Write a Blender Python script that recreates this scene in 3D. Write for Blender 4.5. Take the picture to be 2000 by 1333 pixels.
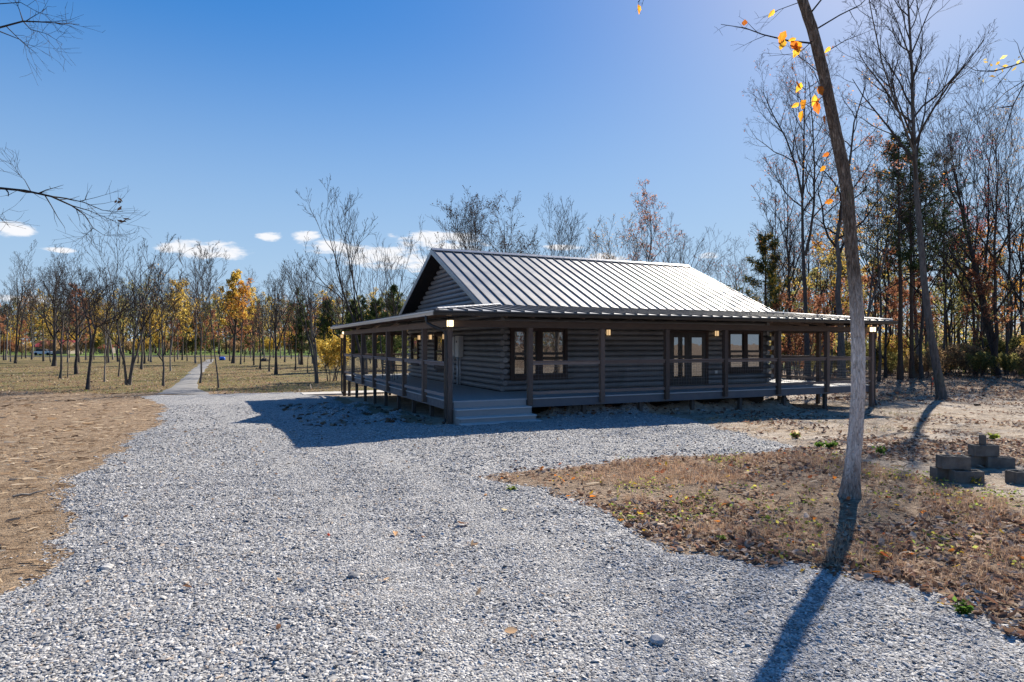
import bpy, bmesh, math, random
import numpy as np
from mathutils import Vector, Matrix, noise as mnoise
R = math.radians
for o in list(bpy.data.objects): bpy.data.objects.remove(o, do_unlink=True)
S = bpy.context.scene
COL = S.collection

# ------------------------------------------------------------------ camera
F = 1228.0                         # focal length in photo pixels (2000 wide)
YAW = R(24.5); SN, CS = math.sin(YAW), math.cos(YAW)
CX, CY, CZ = -5.5, -16.15, 2.15
cam = bpy.data.cameras.new('camera'); camo = bpy.data.objects.new('camera', cam); COL.objects.link(camo)
camo.location = (CX, CY, CZ); camo.rotation_euler = (R(90), 0, -YAW)
cam.sensor_width = 36; cam.lens = F/2000*36; cam.shift_y = 6.1/2000
cam.clip_start = .05; cam.clip_end = 4000
S.camera = camo
S.render.resolution_x = 1024; S.render.resolution_y = 682

# ------------------------------------------------------------------ sky, sun, exposure
SUN_EL, SUN_AZ = R(34.6), YAW + R(32.5)       # azimuth measured from +Y towards +X
S.view_settings.view_transform = 'Standard'; S.view_settings.look = 'None'
S.view_settings.gamma = 1; S.view_settings.exposure = 1.1
W = bpy.data.worlds.new('World'); S.world = W; W.use_nodes = True
SKY_K, SKY_SAT = 3.25, 1.42
def build_world():
    nt = W.node_tree; N = nt.nodes; L = nt.links; N.clear()
    out = N.new('ShaderNodeOutputWorld'); bg = N.new('ShaderNodeBackground'); bg.inputs[1].default_value = .054
    sky = N.new('ShaderNodeTexSky'); sky.sky_type = 'NISHITA'; sky.sun_disc = False
    sky.sun_elevation = SUN_EL; sky.sun_rotation = SUN_AZ
    sky.altitude = 0; sky.air_density = 1.0; sky.dust_density = .34; sky.ozone_density = 2.4
    tc = N.new('ShaderNodeTexCoord'); sep = N.new('ShaderNodeSeparateXYZ'); L.new(tc.outputs['Generated'], sep.inputs[0])
    def M(op, a, b=None):
        n = N.new('ShaderNodeMath'); n.operation = op
        for i, v in enumerate((a, b)):
            if v is None: continue
            if isinstance(v, (int, float)): n.inputs[i].default_value = v
            else: L.new(v, n.inputs[i])
        return n.outputs[0]
    az = M('ARCTAN2', sep.outputs[0], sep.outputs[1]); el = M('ARCSINE', sep.outputs[2])
    cl = [(15,447,75,17),(115,488,45,6),(400,489,110,24),(527,462,30,11),(598,462,36,13),(655,482,72,20),
          (745,503,115,30),(860,474,105,28),(820,522,50,12),(1100,484,48,7),(1180,506,55,14),(1385,500,26,8),(60,585,90,10)]
    ae = N.new('ShaderNodeCombineXYZ'); L.new(az, ae.inputs[0]); L.new(el, ae.inputs[1])
    def VM(op, a, b):
        n = N.new('ShaderNodeVectorMath'); n.operation = op; L.new(a, n.inputs[0])
        if isinstance(b, tuple): n.inputs[1].default_value = b
        else: L.new(b, n.inputs[1])
        return n.outputs['Value'] if op == 'DOT_PRODUCT' else n.outputs[0]
    # low clouds elsewhere round the horizon: one band of noise outside the view
    band = N.new('ShaderNodeTexNoise'); band.inputs['Scale'].default_value = 1; band.inputs['Detail'].default_value = 1
    L.new(VM('MULTIPLY', ae.outputs[0], (9, 40, 0)), band.inputs['Vector'])
    be = M('MULTIPLY', M('SUBTRACT', el, .14), 14); daz = M('ABSOLUTE', M('SUBTRACT', az, YAW)); side = M('GREATER_THAN', daz, .8)
    best = M('SUBTRACT', M('MULTIPLY', M('SUBTRACT', M('MULTIPLY', band.outputs[0], 6), M('ADD', 2.9, M('MULTIPLY', be, be))), side), M('MULTIPLY', M('SUBTRACT', 1.0, side), 9))
    for px, py, hw, hh in cl:
        r = (px-1000)/F; rr = math.hypot(1, r)
        d = VM('MULTIPLY', VM('SUBTRACT', ae.outputs[0], (YAW + math.atan(r), math.atan((672.6-py)/F/rr), 0)), (F*rr*rr/hw, F*rr/hh, 0))
        best = M('MAXIMUM', best, M('SUBTRACT', 1.0, VM('DOT_PRODUCT', d, d)))
    mp = N.new('ShaderNodeCombineXYZ'); L.new(M('MULTIPLY', az, 14), mp.inputs[0]); L.new(M('MULTIPLY', el, 46), mp.inputs[1])
    nz = N.new('ShaderNodeTexNoise'); nz.inputs['Scale'].default_value = 1.6; nz.inputs['Detail'].default_value = 7; nz.inputs['Roughness'].default_value = .6
    L.new(mp.outputs[0], nz.inputs['Vector'])
    dens = M('ADD', best, M('MULTIPLY', M('SUBTRACT', nz.outputs[0], .52), 3.4))
    mr = N.new('ShaderNodeMapRange'); mr.interpolation_type = 'SMOOTHSTEP'
    mr.inputs[1].default_value = .1; mr.inputs[2].default_value = .95; L.new(dens, mr.inputs[0])
    mul = N.new('ShaderNodeMix'); mul.data_type = 'RGBA'
    L.new(M('MULTIPLY', mr.outputs[0], .93), mul.inputs[0]); 
    # clear cold-front blue: even out the brightness across the dome and deepen the colour
    sc = N.new('ShaderNodeSeparateColor'); L.new(sky.outputs[0], sc.inputs[0])
    k = M('MULTIPLY', M('POWER', M('MAXIMUM', sc.outputs[2], .5), -.62), SKY_K)
    sm = N.new('ShaderNodeVectorMath'); sm.operation = 'SCALE'; L.new(sky.outputs[0], sm.inputs[0]); L.new(k, sm.inputs['Scale'])
    hs = N.new('ShaderNodeHueSaturation'); hs.inputs['Hue'].default_value = .505; hs.inputs['Saturation'].default_value = SKY_SAT; L.new(sm.outputs[0], hs.inputs['Color'])
    hz = N.new('ShaderNodeMapRange'); hz.interpolation_type = 'SMOOTHSTEP'; L.new(el, hz.inputs[0]); hz.inputs[1].default_value = .52; hz.inputs[2].default_value = 0.0; hz.inputs[3].default_value = 0; hz.inputs[4].default_value = .85
    hm = N.new('ShaderNodeMix'); hm.data_type = 'RGBA'; L.new(hz.outputs[0], hm.inputs[0]); L.new(hs.outputs[0], hm.inputs[6]); hm.inputs[7].default_value = (3.7, 5.2, 7.3, 1)
    L.new(hm.outputs[2], mul.inputs[6]); mul.inputs[7].default_value = (8.6, 8.6, 8.8, 1)
    L.new(mul.outputs[2], bg.inputs[0]); L.new(bg.outputs[0], out.inputs[0])
build_world()
sun = bpy.data.lights.new('sun', 'SUN'); suno = bpy.data.objects.new('sun', sun); COL.objects.link(suno)
sun.energy = 5.0; sun.angle = R(.53); sun.color = (1, .92, .80)
sv = Vector((math.sin(SUN_AZ)*math.cos(SUN_EL), math.cos(SUN_AZ)*math.cos(SUN_EL), math.sin(SUN_EL)))
suno.rotation_euler = sv.to_track_quat('Z', 'Y').to_euler(); suno.location = (30, 20, 40)

# ------------------------------------------------------------------ terrain height and pixel helpers
def sstep(a, b, x):
    t = np.clip((np.asarray(x, float)-a)/(b-a), 0, 1); return t*t*(3-2*t)
def fwd(x, y): return (x-CX)*SN+(y-CY)*CS
def rgt(x, y): return (x-CX)*CS-(y-CY)*SN
def G(x, y, detail=True):
    x = np.asarray(x, float); y = np.asarray(y, float)
    z = np.interp(y, [-60, -16, -6, 0, 4, 8, 16.4, 30], [.2, .15, .1, 0, -.14, -.28, -.47, -.5])
    z = z - .22*sstep(2, 17, x)*(1-sstep(4, 14, y))
    f = fwd(x, y)
    z = z + np.clip(f-125, 0, 600)*.0035
    if detail:
        z = z + .03*np.sin(x*.7+1.3*np.sin(y*.4))*np.sin(y*.63+.8)+.012*np.sin(x*2.3+y*1.1)*np.sin(y*2.9-x*.6)
        # bank of spoil under the front edge of the deck
        b = np.exp(-((y-.62-.12*np.sin(x*1.9))/.30)**2)*sstep(2.6, 3.6, x)*(1-sstep(12.8, 14.2, x))
        z = z + b*(.33+.09*np.sin(x*3.1)+.05*np.sin(x*7.3+1))
        # rubble beside the left side of the deck
        for mx, my, ra, rb, h in ((-1.15, 2.0, .8, .45, .2), (-2.2, 4.3, .8, .7, .2), (-1.2, 5.6, .7, .6, .18), (-.7, 8.3, .6, .8, .17), (-1.9, 7.6, .8, .5, .17), (-.6, 3.6, .5, .4, .16), (-2.6, 2.4, .7, .35, .14), (-3.0, 6.2, .7, .5, .14)):
            z = z + h*np.exp(-((x-mx)/ra)**2-((y-my)/rb)**2)*(1+.35*np.sin(x*9+y*5)*np.sin(y*8-x*4))
    return z
def ray(px, py):
    r = (px-1000)/F; u = (672.6-py)/F
    return Vector((SN+CS*r, CS-SN*r, u))
def at(px, py, d): return Vector((CX, CY, CZ))+ray(px, py)*d
def ongr(px, py):
    v = ray(px, py); d = 20.
    for _ in range(60):
        g = float(G(CX+v.x*d, CY+v.y*d, False)); d = .5*d+.5*min(400, max(1, (g-CZ)/v.z))
    x, y = CX+v.x*d, CY+v.y*d
    return Vector((x, y, float(G(x, y)))), d

# ------------------------------------------------------------------ material helpers
MATS = {}
def newmat(name):
    m = bpy.data.materials.new(name); m.use_nodes = True; nt = m.node_tree; nt.nodes.clear(); MATS[name] = m
    return m, nt.nodes, nt.links
class NB:
    """small node builder"""
    def __init__(s, name):
        s.m, s.N, s.L = newmat(name); s.out = s.N.new('ShaderNodeOutputMaterial')
    def node(s, t, **k):
        n = s.N.new('ShaderNode'+t)
        for a, b in k.items(): setattr(n, a, b)
        return n
    def put(s, sock, v):
        if v is None: return
        if hasattr(v, 'is_output'): s.L.new(v, sock)
        elif isinstance(v, (tuple, list)) and len(v) == 3 and sock.type == 'RGBA': sock.default_value = (*v, 1)
        else: sock.default_value = v
    def coord(s, kind='Object', scale=(1, 1, 1), rot=(0, 0, 0)):
        c = s.node('TexCoord'); mp = s.node('Mapping'); s.L.new(c.outputs[kind], mp.inputs[0])
        mp.inputs['Scale'].default_value = scale; mp.inputs['Rotation'].default_value = rot
        return mp.outputs[0]
    def world(s, scale=(1, 1, 1)):
        c = s.node('NewGeometry'); mp = s.node('Mapping'); s.L.new(c.outputs['Position'], mp.inputs[0]); mp.inputs['Scale'].default_value = scale
        return mp.outputs[0]
    def noise(s, vec, scale=5, detail=4, rough=.55, dist=0):
        n = s.node('TexNoise'); s.put(n.inputs['Vector'], vec); n.inputs['Scale'].default_value = scale; n.inputs['Detail'].default_value = detail
        n.inputs['Roughness'].default_value = rough; n.inputs['Distortion'].default_value = dist
        return n.outputs[0]
    def voro(s, vec, scale=5, feature='F1', out='Distance', rand=1):
        n = s.node('TexVoronoi', feature=feature); s.put(n.inputs['Vector'], vec); n.inputs['Scale'].default_value = scale; n.inputs['Randomness'].default_value = rand
        return n.outputs[out]
    def ramp(s, fac, stops, interp='LINEAR'):
        n = s.node('ValToRGB'); s.put(n.inputs[0], fac); n.color_ramp.interpolation = interp
        e = n.color_ramp.elements
        while len(e) < len(stops): e.new(.5)
        for i, (p, c) in enumerate(stops):
            e[i].position = p; e[i].color = (*c, 1) if len(c) == 3 else c
        return n.outputs[0]
    def mix(s, fac, a, b, mode='MIX'):
        n = s.node('Mix', data_type='RGBA', blend_type=mode); s.put(n.inputs[0], fac); s.put(n.inputs[6], a); s.put(n.inputs[7], b)
        return n.outputs[2]
    def math(s, op, a, b=None, c=None):
        n = s.node('Math', operation=op)
        for i, v in enumerate((a, b, c)):
            if v is not None: s.put(n.inputs[i], v)
        return n.outputs[0]
    def mrange(s, v, a, b, c=0, d=1):
        n = s.node('MapRange'); n.interpolation_type = 'SMOOTHSTEP'
        for i, q in enumerate((v, a, b, c, d)): s.put(n.inputs[i], q)
        return n.outputs[0]
    def bump(s, h, strength=.5, dist=.01, normal=None):
        n = s.node('Bump'); n.inputs['Strength'].default_value = strength; n.inputs['Distance'].default_value = dist; s.put(n.inputs['Height'], h); s.put(n.inputs['Normal'], normal)
        return n.outputs[0]
    def attr(s, name, out='Color'): return s.node('Attribute', attribute_name=name).outputs[out]
    def rnd(s): return s.node('ObjectInfo').outputs['Random']
    def bsdf(s, base, rough=.8, spec=.3, metal=0, normal=None, **kw):
        p = s.node('BsdfPrincipled'); s.put(p.inputs['Base Color'], base); s.put(p.inputs['Roughness'], rough)
        s.put(p.inputs['Specular IOR Level'], spec); s.put(p.inputs['Metallic'], metal); s.put(p.inputs['Normal'], normal)
        for k, v in kw.items(): s.put(p.inputs[k], v)
        s.L.new(p.outputs[0], s.out.inputs[0]); return s.m

def mat_wood(name, c1, c2, rough=.75, scale=(1, 1, 1), spec=.25):
    b = NB(name); v = b.coord('Object', scale)
    g = b.noise(v, 6, 6, .65, .4); k = b.noise(v, 1.2, 3); rn = b.rnd()
    c = b.ramp(g, [(.28, c1), (.72, c2)])
    c = b.mix(b.math('MULTIPLY', k, .35), c, tuple(x*.55 for x in c1))
    c = b.mix(.35, c, b.ramp(rn, [(0, tuple(x*.6 for x in c1)), (1, tuple(min(1, x*1.35) for x in c2))]))
    return b.bsdf(c, rough, spec, 0, b.bump(g, .35, .006))
def mat_plain(name, c, rough=.6, spec=.4, metal=0, var=.2):
    b = NB(name); v = b.world((1, 1, 1)); n = b.noise(v, 7, 5)
    col = b.mix(b.math('MULTIPLY', n, var*2), c, tuple(x*.55 for x in c))
    return b.bsdf(col, b.mrange(n, .3, .7, max(.02, rough-.08), min(1, rough+.08)), spec, metal, b.bump(n, .06, .004))
def build_mats():
    # logs: grey stain, grain running along the log (object X)
    b = NB('log_stain'); v = b.coord('Object', (.5, 9, 9)); w = b.world((1, 1, 1))
    g = b.noise(v, 3, 6, .7, .3); k = b.noise(w, 1.4, 4); rn = b.rnd()
    c = b.ramp(g, [(.3, (.085, .087, .095)), (.55, (.215, .218, .232)), (.75, (.35, .354, .37))])
    c = b.mix(.3, c, b.ramp(rn, [(0, (.11, .112, .12)), (1, (.36, .362, .375))]))
    c = b.mix(b.mrange(k, .45, .75, 0, .4), c, (.06, .055, .055))
    b.bsdf(c, .45, .5, 0, b.bump(g, .3, .006))
    mat_wood('post_wood', (.075, .052, .041), (.18, .13, .105), .75, (6, 6, .7))
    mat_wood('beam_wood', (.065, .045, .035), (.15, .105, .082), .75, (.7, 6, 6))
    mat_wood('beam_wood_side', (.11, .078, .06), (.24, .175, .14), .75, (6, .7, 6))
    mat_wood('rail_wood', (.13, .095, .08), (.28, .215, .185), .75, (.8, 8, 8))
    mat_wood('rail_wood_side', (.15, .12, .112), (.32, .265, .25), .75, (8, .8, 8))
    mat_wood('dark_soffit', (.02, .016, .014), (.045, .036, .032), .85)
    mat_wood('trim_wood', (.045, .03, .027), (.085, .06, .053), .7, (5, 5, 1))
    mat_plain('deck_composite', (.42, .42, .42), .65, .3, 0, .18)
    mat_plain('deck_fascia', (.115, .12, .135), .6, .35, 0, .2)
    mat_plain('step_composite', (.30, .295, .29), .65, .3, 0, .15); mat_plain('tread_skylit', (.52, .51, .50), .6, .3, 0, .12)  # treads paler than risers: sky light on their tops put into the colour
    mat_plain('pier_wood', (.10, .085, .075), .85, .2, 0, .35)
    mat_plain('gutter_dark', (.03, .027, .026), .4, .5, .1, .1)
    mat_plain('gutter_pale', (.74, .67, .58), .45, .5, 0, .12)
    mat_plain('rake_metal', (.30, .30, .31), .35, .5, .5, .12)
    mat_plain('box_grey', (.58, .58, .56), .5, .4, 0, .1)
    mat_plain('conduit', (.5, .52, .55), .45, .5, .2, .1)
    mat_plain('white_plastic', (.75, .75, .73), .45, .4, 0, .08)
    mat_plain('door_dark', (.035, .03, .032), .45, .4, 0, .2)
    mat_plain('black_metal', (.02, .02, .02), .4, .5, .3, .1)
    mat_plain('wire_steel', (.18, .18, .18), .5, .5, .7, .2)
    # standing seam roof: faint oil-canning and striations
    b = NB('roof_metal'); v = b.coord('Object', (1, 1, 1)); w = b.world((1, 1, 1)); rn = b.rnd()
    n = b.noise(w, 1.1, 3); s = b.noise(b.world((14, .25, .25)), 3, 2)
    c = b.mix(b.math('MULTIPLY', rn, .35), (.31, .30, .29), (.24, .235, .23))
    c = b.mix(b.mrange(s, .4, .7, 0, .4), c, (.22, .22, .225))
    b.bsdf(c, b.mrange(n, .3, .7, .44, .58), .5, .4, b.bump(n, .10, .02))
    b = NB('seam_shaded'); b.bsdf((.075, .073, .075), .45, .5, .3)  # darker than the panels: shade on the rib sides is put into the colour
    # glass: coated, dark room behind
    b = NB('window_glass'); w = b.world((1, 1, 1)); n = b.noise(w, 2.2, 2)
    lw = b.node('LayerWeight'); lw.inputs[0].default_value = .35
    gl = b.node('BsdfGlossy'); gl.inputs['Roughness'].default_value = .015; gl.inputs['Color'].default_value = (.95, .95, .95, 1)
    b.L.new(b.bump(n, .05, .02), gl.inputs['Normal'])
    df = b.node('BsdfPrincipled'); df.inputs['Base Color'].default_value = (.012, .012, .014, 1); df.inputs['Roughness'].default_value = .2
    mx = b.node('MixShader'); b.L.new(b.math('ADD', b.math('MULTIPLY', lw.outputs['Facing'], .4), .20), mx.inputs[0])
    b.L.new(df.outputs[0], mx.inputs[1]); b.L.new(gl.outputs[0], mx.inputs[2]); b.L.new(mx.outputs[0], b.out.inputs[0])
    # lit lantern glass
    b = NB('lamp_glow'); e = b.node('Emission'); e.inputs[0].default_value = (1, .74, .42, 1); e.inputs[1].default_value = 1.7; b.L.new(e.outputs[0], b.out.inputs[0])
    b = NB('lamp_glow_dim'); e = b.node('Emission'); e.inputs[0].default_value = (1, .66, .34, 1); e.inputs[1].default_value = .4; b.L.new(e.outputs[0], b.out.inputs[0])
    # concrete
    b = NB('concrete'); w = b.world(); n = b.noise(w, 2, 6, .6); f = b.noise(w, 60, 3)
    b.bsdf(b.mix(b.math('MULTIPLY', f, .35), b.ramp(n, [(.3, (.40, .37, .33)), (.7, (.56, .53, .49))]), (.3, .28, .25)), .9, .2, 0, b.bump(f, .3, .004))
    b = NB('cinder'); w = b.world(); n = b.noise(w, 6, 6, .65); f = b.voro(w, 160); st = b.noise(b.world((1, 1, .5)), 9, 4)
    c = b.ramp(n, [(.3, (.11, .098, .082)), (.7, (.21, .19, .165))]); c = b.mix(b.mrange(st, .55, .75, 0, .6), c, (.10, .09, .075))
    b.bsdf(c, .95, .15, 0, b.bump(b.math('ADD', f, n), .7, .006))
    # bark
    for name, c1, c2, c3 in (('bark_grey', (.05, .042, .036), (.13, .112, .098), (.22, .195, .175)),
                             ('bark_dark', (.03, .025, .022), (.08, .067, .06), (.15, .13, .115)),
                             ('bark_pale', (.11, .095, .082), (.24, .215, .19), (.36, .33, .30)),
                             ('bark_pine', (.04, .028, .022), (.095, .065, .05), (.15, .105, .08))):
        b = NB(name); v = b.coord('Object', (1, 1, .22)); n = b.noise(v, 13, 6, .7, .5); k = b.noise(b.world(), .9, 3); rn = b.rnd()
        c = b.ramp(n, [(.3, c1), (.52, c2), (.75, c3)]); c = b.mix(b.math('MULTIPLY', rn, .35), c, c1)
        c = b.mix(b.mrange(k, .52, .75, 0, .35), c, (.09, .10, .05))
        b.bsdf(c, .9, .15, 0, b.bump(n, .7, .02))
    b = NB('twig'); rn = b.rnd(); b.bsdf(b.ramp(rn, [(0, (.024, .019, .017)), (1, (.055, .045, .04))]), .85, .2)
    # the near trunk: flaking pale plates over brown, moss
    b = NB('bark_flaky'); v = b.coord('Object', (1, 1, .24)); n = b.noise(v, 26, 8, .8, 1.2); p = b.voro(b.coord('Object', (1, 1, .2)), 34, 'DISTANCE_TO_EDGE')
    hz = b.node('SeparateXYZ'); b.L.new(b.coord('Object'), hz.inputs[0])
    big = b.noise(b.coord('Object', (1, 1, .6)), 2.6, 5, .65)
    pale = b.ramp(n, [(.36, (.26, .205, .165)), (.46, (.64, .54, .46)), (.60, (.88, .79, .70))])
    dark = b.ramp(n, [(.36, (.04, .03, .022)), (.5, (.16, .118, .088)), (.66, (.40, .32, .25))])
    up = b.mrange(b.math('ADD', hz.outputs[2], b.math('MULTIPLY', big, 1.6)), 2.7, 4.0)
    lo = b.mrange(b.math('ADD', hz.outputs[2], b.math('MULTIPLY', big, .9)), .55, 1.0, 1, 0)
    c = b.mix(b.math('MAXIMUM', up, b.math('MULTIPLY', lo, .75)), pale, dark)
    c = b.mix(b.mrange(p, .0, .07, .35, 0), c, (.10, .075, .06))
    moss = b.mrange(b.noise(b.coord('Object', (1, 1, .5)), 4, 4), .56, .72, 0, .5); c = b.mix(moss, c, (.10, .105, .045))
    b.bsdf(c, .95, .1, 0, b.bump(b.math('ADD', n, b.mrange(p, 0, .12, 0, .4)), 1, .016))
    # leaves with a colour of their own per leaf, light passes through
    for name, tr in (('leaf', .68), ('needle', .25), ('litter', .30)):
        b = NB(name); c = b.attr('Col')
        d = b.node('BsdfDiffuse'); t = b.node('BsdfTranslucent'); mx = b.node('MixShader'); mx.inputs[0].default_value = tr
        b.L.new(c, d.inputs[0]); b.L.new(c, t.inputs[0]); b.L.new(d.outputs[0], mx.inputs[1]); b.L.new(t.outputs[0], mx.inputs[2]); b.L.new(mx.outputs[0], b.out.inputs[0])
    # gravel sheet
    b = NB('gravel'); w = b.world(); 
    vc = b.voro(w, 46, 'F1', 'Color'); vd = b.voro(w, 46); vc2 = b.voro(w, 19, 'F1', 'Color'); big = b.noise(w, .35, 4); mid = b.noise(w, 3, 5, .6)
    sp = b.node('SeparateColor'); b.L.new(vc, sp.inputs[0]); sp2 = b.node('SeparateColor'); b.L.new(vc2, sp2.inputs[0])
    c = b.ramp(b.math('ADD', b.math('MULTIPLY', sp.outputs[0], .65), b.math('MULTIPLY', sp2.outputs[1], .35)), [(.1, (.12, .12, .125)), (.45, (.27, .265, .26)), (.7, (.41, .40, .385)), (.92, (.60, .585, .56))])
    c = b.mix(b.mrange(sp.outputs[1], .93, .97, 0, .5), c, (.36, .27, .19))
    c = b.mix(b.mrange(big, .42, .68, 0, .22), c, (.20, .20, .205)); c = b.mix(b.mrange(mid, .6, .8, 0, .3), c, (.28, .24, .2))
    b.bsdf(c, .85, .25, 0, b.bump(b.math('ADD', b.math('MULTIPLY', vd, -1.0), b.math('MULTIPLY', sp.outputs[2], .5)), 1, .02))
    # single stones
    b = NB('stone'); rn = b.rnd(); w = b.world(); n = b.noise(w, 40, 3)
    c = b.ramp(rn, [(0, (.12, .12, .125)), (.3, (.26, .255, .25)), (.65, (.42, .405, .385)), (.93, (.58, .56, .53)), (.97, (.42, .32, .23)), (1, (.46, .36, .27))])
    b.bsdf(b.mix(b.math('MULTIPLY', n, .4), c, (.16, .16, .17)), .75, .3)
    # ground: tan soil, pale sand, dry field, woodland litter (masks are where those soils lie)
    b = NB('soil'); w = b.world(); at_ = b.attr('Mask'); sp = b.node('SeparateColor'); b.L.new(at_, sp.inputs[0])
    n1 = b.noise(w, .55, 5, .6); n2 = b.noise(w, 3.2, 6, .65); n3 = b.noise(w, 28, 5, .7); st = b.noise(b.world((1, 1, 1)), 9, 5, .7, .6)
    soil = b.ramp(n2, [(.28, (.15, .10, .06)), (.5, (.275, .195, .125)), (.72, (.39, .295, .20))]); soil = b.mix(b.mrange(n3, .48, .68, 0, .6), soil, (.09, .055, .03))
    sand = b.ramp(n2, [(.28, (.20, .155, .115)), (.5, (.36, .29, .22)), (.72, (.52, .44, .35))]); sand = b.mix(b.mrange(n3, .48, .68, 0, .6), sand, (.13, .095, .065))
    sand = b.mix(b.mrange(n1, .5, .68, 0, .55), sand, (.47, .42, .36))
    fld = b.ramp(st, [(.3, (.085, .06, .028)), (.5, (.185, .135, .065)), (.7, (.28, .21, .115))]); fld = b.mix(b.mrange(n1, .42, .6, 0, .7), fld, (.13, .125, .045)); fld = b.mix(b.mrange(n2, .55, .75, 0, .5), fld, (.16, .085, .042))
    lit = b.ramp(st, [(.3, (.10, .07, .048)), (.5, (.24, .172, .118)), (.7, (.38, .29, .21))]); lit = b.mix(b.mrange(n3, .5, .7, 0, .5), lit, (.12, .08, .055))
    def edge(m): return b.mrange(b.math('ADD', m, b.math('MULTIPLY', b.math('SUBTRACT', n2, .5), .9)), .4, .6)
    c = b.mix(edge(sp.outputs[1]), soil, sand); c = b.mix(edge(sp.outputs[2]), c, lit); c = b.mix(edge(sp.outputs[0]), c, fld)
    green = b.attr('Green', 'Fac'); gcol = b.ramp(st, [(.3, (.09, .15, .035)), (.7, (.22, .30, .075))]); c = b.mix(green, c, gcol)
    b.bsdf(c, .95, .12, 0, b.bump(b.math('ADD', b.math('ADD', n3, b.math('MULTIPLY', st, 1.2)), b.math('MULTIPLY', b.noise(w, 11, 3, .6), 1.2)), 1, .045))
    b = NB('path_gravel'); w = b.world(); n = b.noise(w, 1.2, 5); f = b.noise(w, 30, 4)
    b.bsdf(b.mix(b.math('MULTIPLY', f, .5), b.ramp(n, [(.3, (.17, .165, .16)), (.7, (.29, .28, .265))]), (.13, .125, .12)), .9, .2, 0, b.bump(f, .5, .02))
    mat_plain('asphalt', (.06, .06, .062), .85, .3, 0, .2)
    mat_plain('barn_red', (.42, .06, .055), .6, .3, 0, .3); mat_plain('barn_wall', (.30, .26, .23), .8, .2, 0, .3)
    mat_plain('blue_plastic', (.02, .13, .62), .45, .5, 0, .1); mat_plain('car_white', (.7, .7, .7), .3, .5, 0, .05); mat_plain('ribbon', (.75, .13, .05), .7, .2, 0, .2)
    mat_plain('rubber', (.02, .02, .02), .8, .3)
build_mats()

# ------------------------------------------------------------------ object helpers
def link(o, parent=None):
    COL.objects.link(o)
    if parent is not None: o.parent = parent
    return o
def mesh_obj(name, verts, faces, mat, parent=None, loc=None, smooth=False):
    me = bpy.data.meshes.new(name); me.from_pydata([tuple(v) for v in verts], [], faces); me.update()
    if mat: me.materials.append(MATS[mat])
    if smooth:
        me.polygons.foreach_set('use_smooth', [True]*len(me.polygons))
    o = bpy.data.objects.new(name, me)
    if loc is not None: o.location = loc
    return link(o, parent)
def np_mesh(name, V, Fc, mat, smooth=False, col=None):
    """V (n,3), Fc list of (k,m) face index arrays; col: per-vertex colours"""
    me = bpy.data.meshes.new(name); V = np.asarray(V, np.float32)
    loops = np.concatenate([f.ravel() for f in Fc]).astype(np.int32)
    tot = np.concatenate([np.full(len(f), f.shape[1], np.int32) for f in Fc]); start = np.concatenate([[0], np.cumsum(tot)[:-1]]).astype(np.int32)
    me.vertices.add(len(V)); me.vertices.foreach_set('co', V.ravel())
    me.loops.add(len(loops)); me.loops.foreach_set('vertex_index', loops)
    me.polygons.add(len(tot)); me.polygons.foreach_set('loop_start', start); me.polygons.foreach_set('loop_total', tot)
    if smooth: me.polygons.foreach_set('use_smooth', np.ones(len(tot), bool))
    me.update(calc_edges=True)
    if col is not None:
        ca = me.color_attributes.new('Col', 'FLOAT_COLOR', 'POINT'); c4 = np.ones((len(V), 4), np.float32); c4[:, :3] = col; ca.data.foreach_set('color', c4.ravel())
    me.materials.append(MATS[mat]); return me
class MB:
    def __init__(s): s.v = []; s.f = []
    def box(s, x0, x1, y0, y1, z0, z1):
        b = len(s.v); s.v += [(x0,y0,z0),(x1,y0,z0),(x1,y1,z0),(x0,y1,z0),(x0,y0,z1),(x1,y0,z1),(x1,y1,z1),(x0,y1,z1)]
        s.f += [tuple(b+i for i in q) for q in ((0,3,2,1),(4,5,6,7),(0,1,5,4),(1,2,6,5),(2,3,7,6),(3,0,4,7))]; return s
    def prism(s, pts, vec):
        """closed polygon pts extruded along vec"""
        b = len(s.v); n = len(pts); vec = Vector(vec); s.v += [tuple(p) for p in pts]+[tuple(Vector(p)+vec) for p in pts]
        s.f += [tuple(b+i for i in range(n))[::-1], tuple(b+n+i for i in range(n))]
        for i in range(n): j = (i+1) % n; s.f.append((b+i, b+j, b+n+j, b+n+i))
        return s
    def tube(s, pts, rad, sides=8, cap=True):
        pts = [Vector(p) for p in pts]; b = len(s.v); n = len(pts)
        rad = rad if isinstance(rad, (list, tuple)) else [rad]*n
        for i, p in enumerate(pts):
            t = (pts[min(i+1, n-1)]-pts[max(i-1, 0)]).normalized(); a = Vector((0, 0, 1)) if abs(t.z) < .9 else Vector((1, 0, 0))
            u = t.cross(a).normalized(); w = t.cross(u)
            for k in range(sides):
                q = 2*math.pi*(k+.5)/sides; s.v.append(tuple(p+(u*math.cos(q)+w*math.sin(q))*rad[i]))
        for i in range(n-1):
            for k in range(sides):
                j = (k+1) % sides; s.f.append((b+i*sides+k, b+i*sides+j, b+(i+1)*sides+j, b+(i+1)*sides+k))
        if cap: s.f += [tuple(b+k for k in range(sides))[::-1], tuple(b+(n-1)*sides+k for k in range(sides))]
        return s
    def build(s, name, mat, parent=None, loc=None, smooth=False):
        o = mesh_obj(name, s.v, s.f, mat, parent, loc, smooth); 
        return o
def bevel(o, w=.006, seg=2):
    m = o.modifiers.new('bevel', 'BEVEL'); m.width = w; m.segments = seg; m.limit_method = 'ANGLE'; return o
def empty(name, loc, label=None, cat=None, group=None, rz=0):
    o = bpy.data.objects.new(name, None); o.location = loc; o.rotation_euler = (0, 0, rz); o.empty_display_size = .2
    link(o); tag(o, label, cat, group); return o
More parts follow.
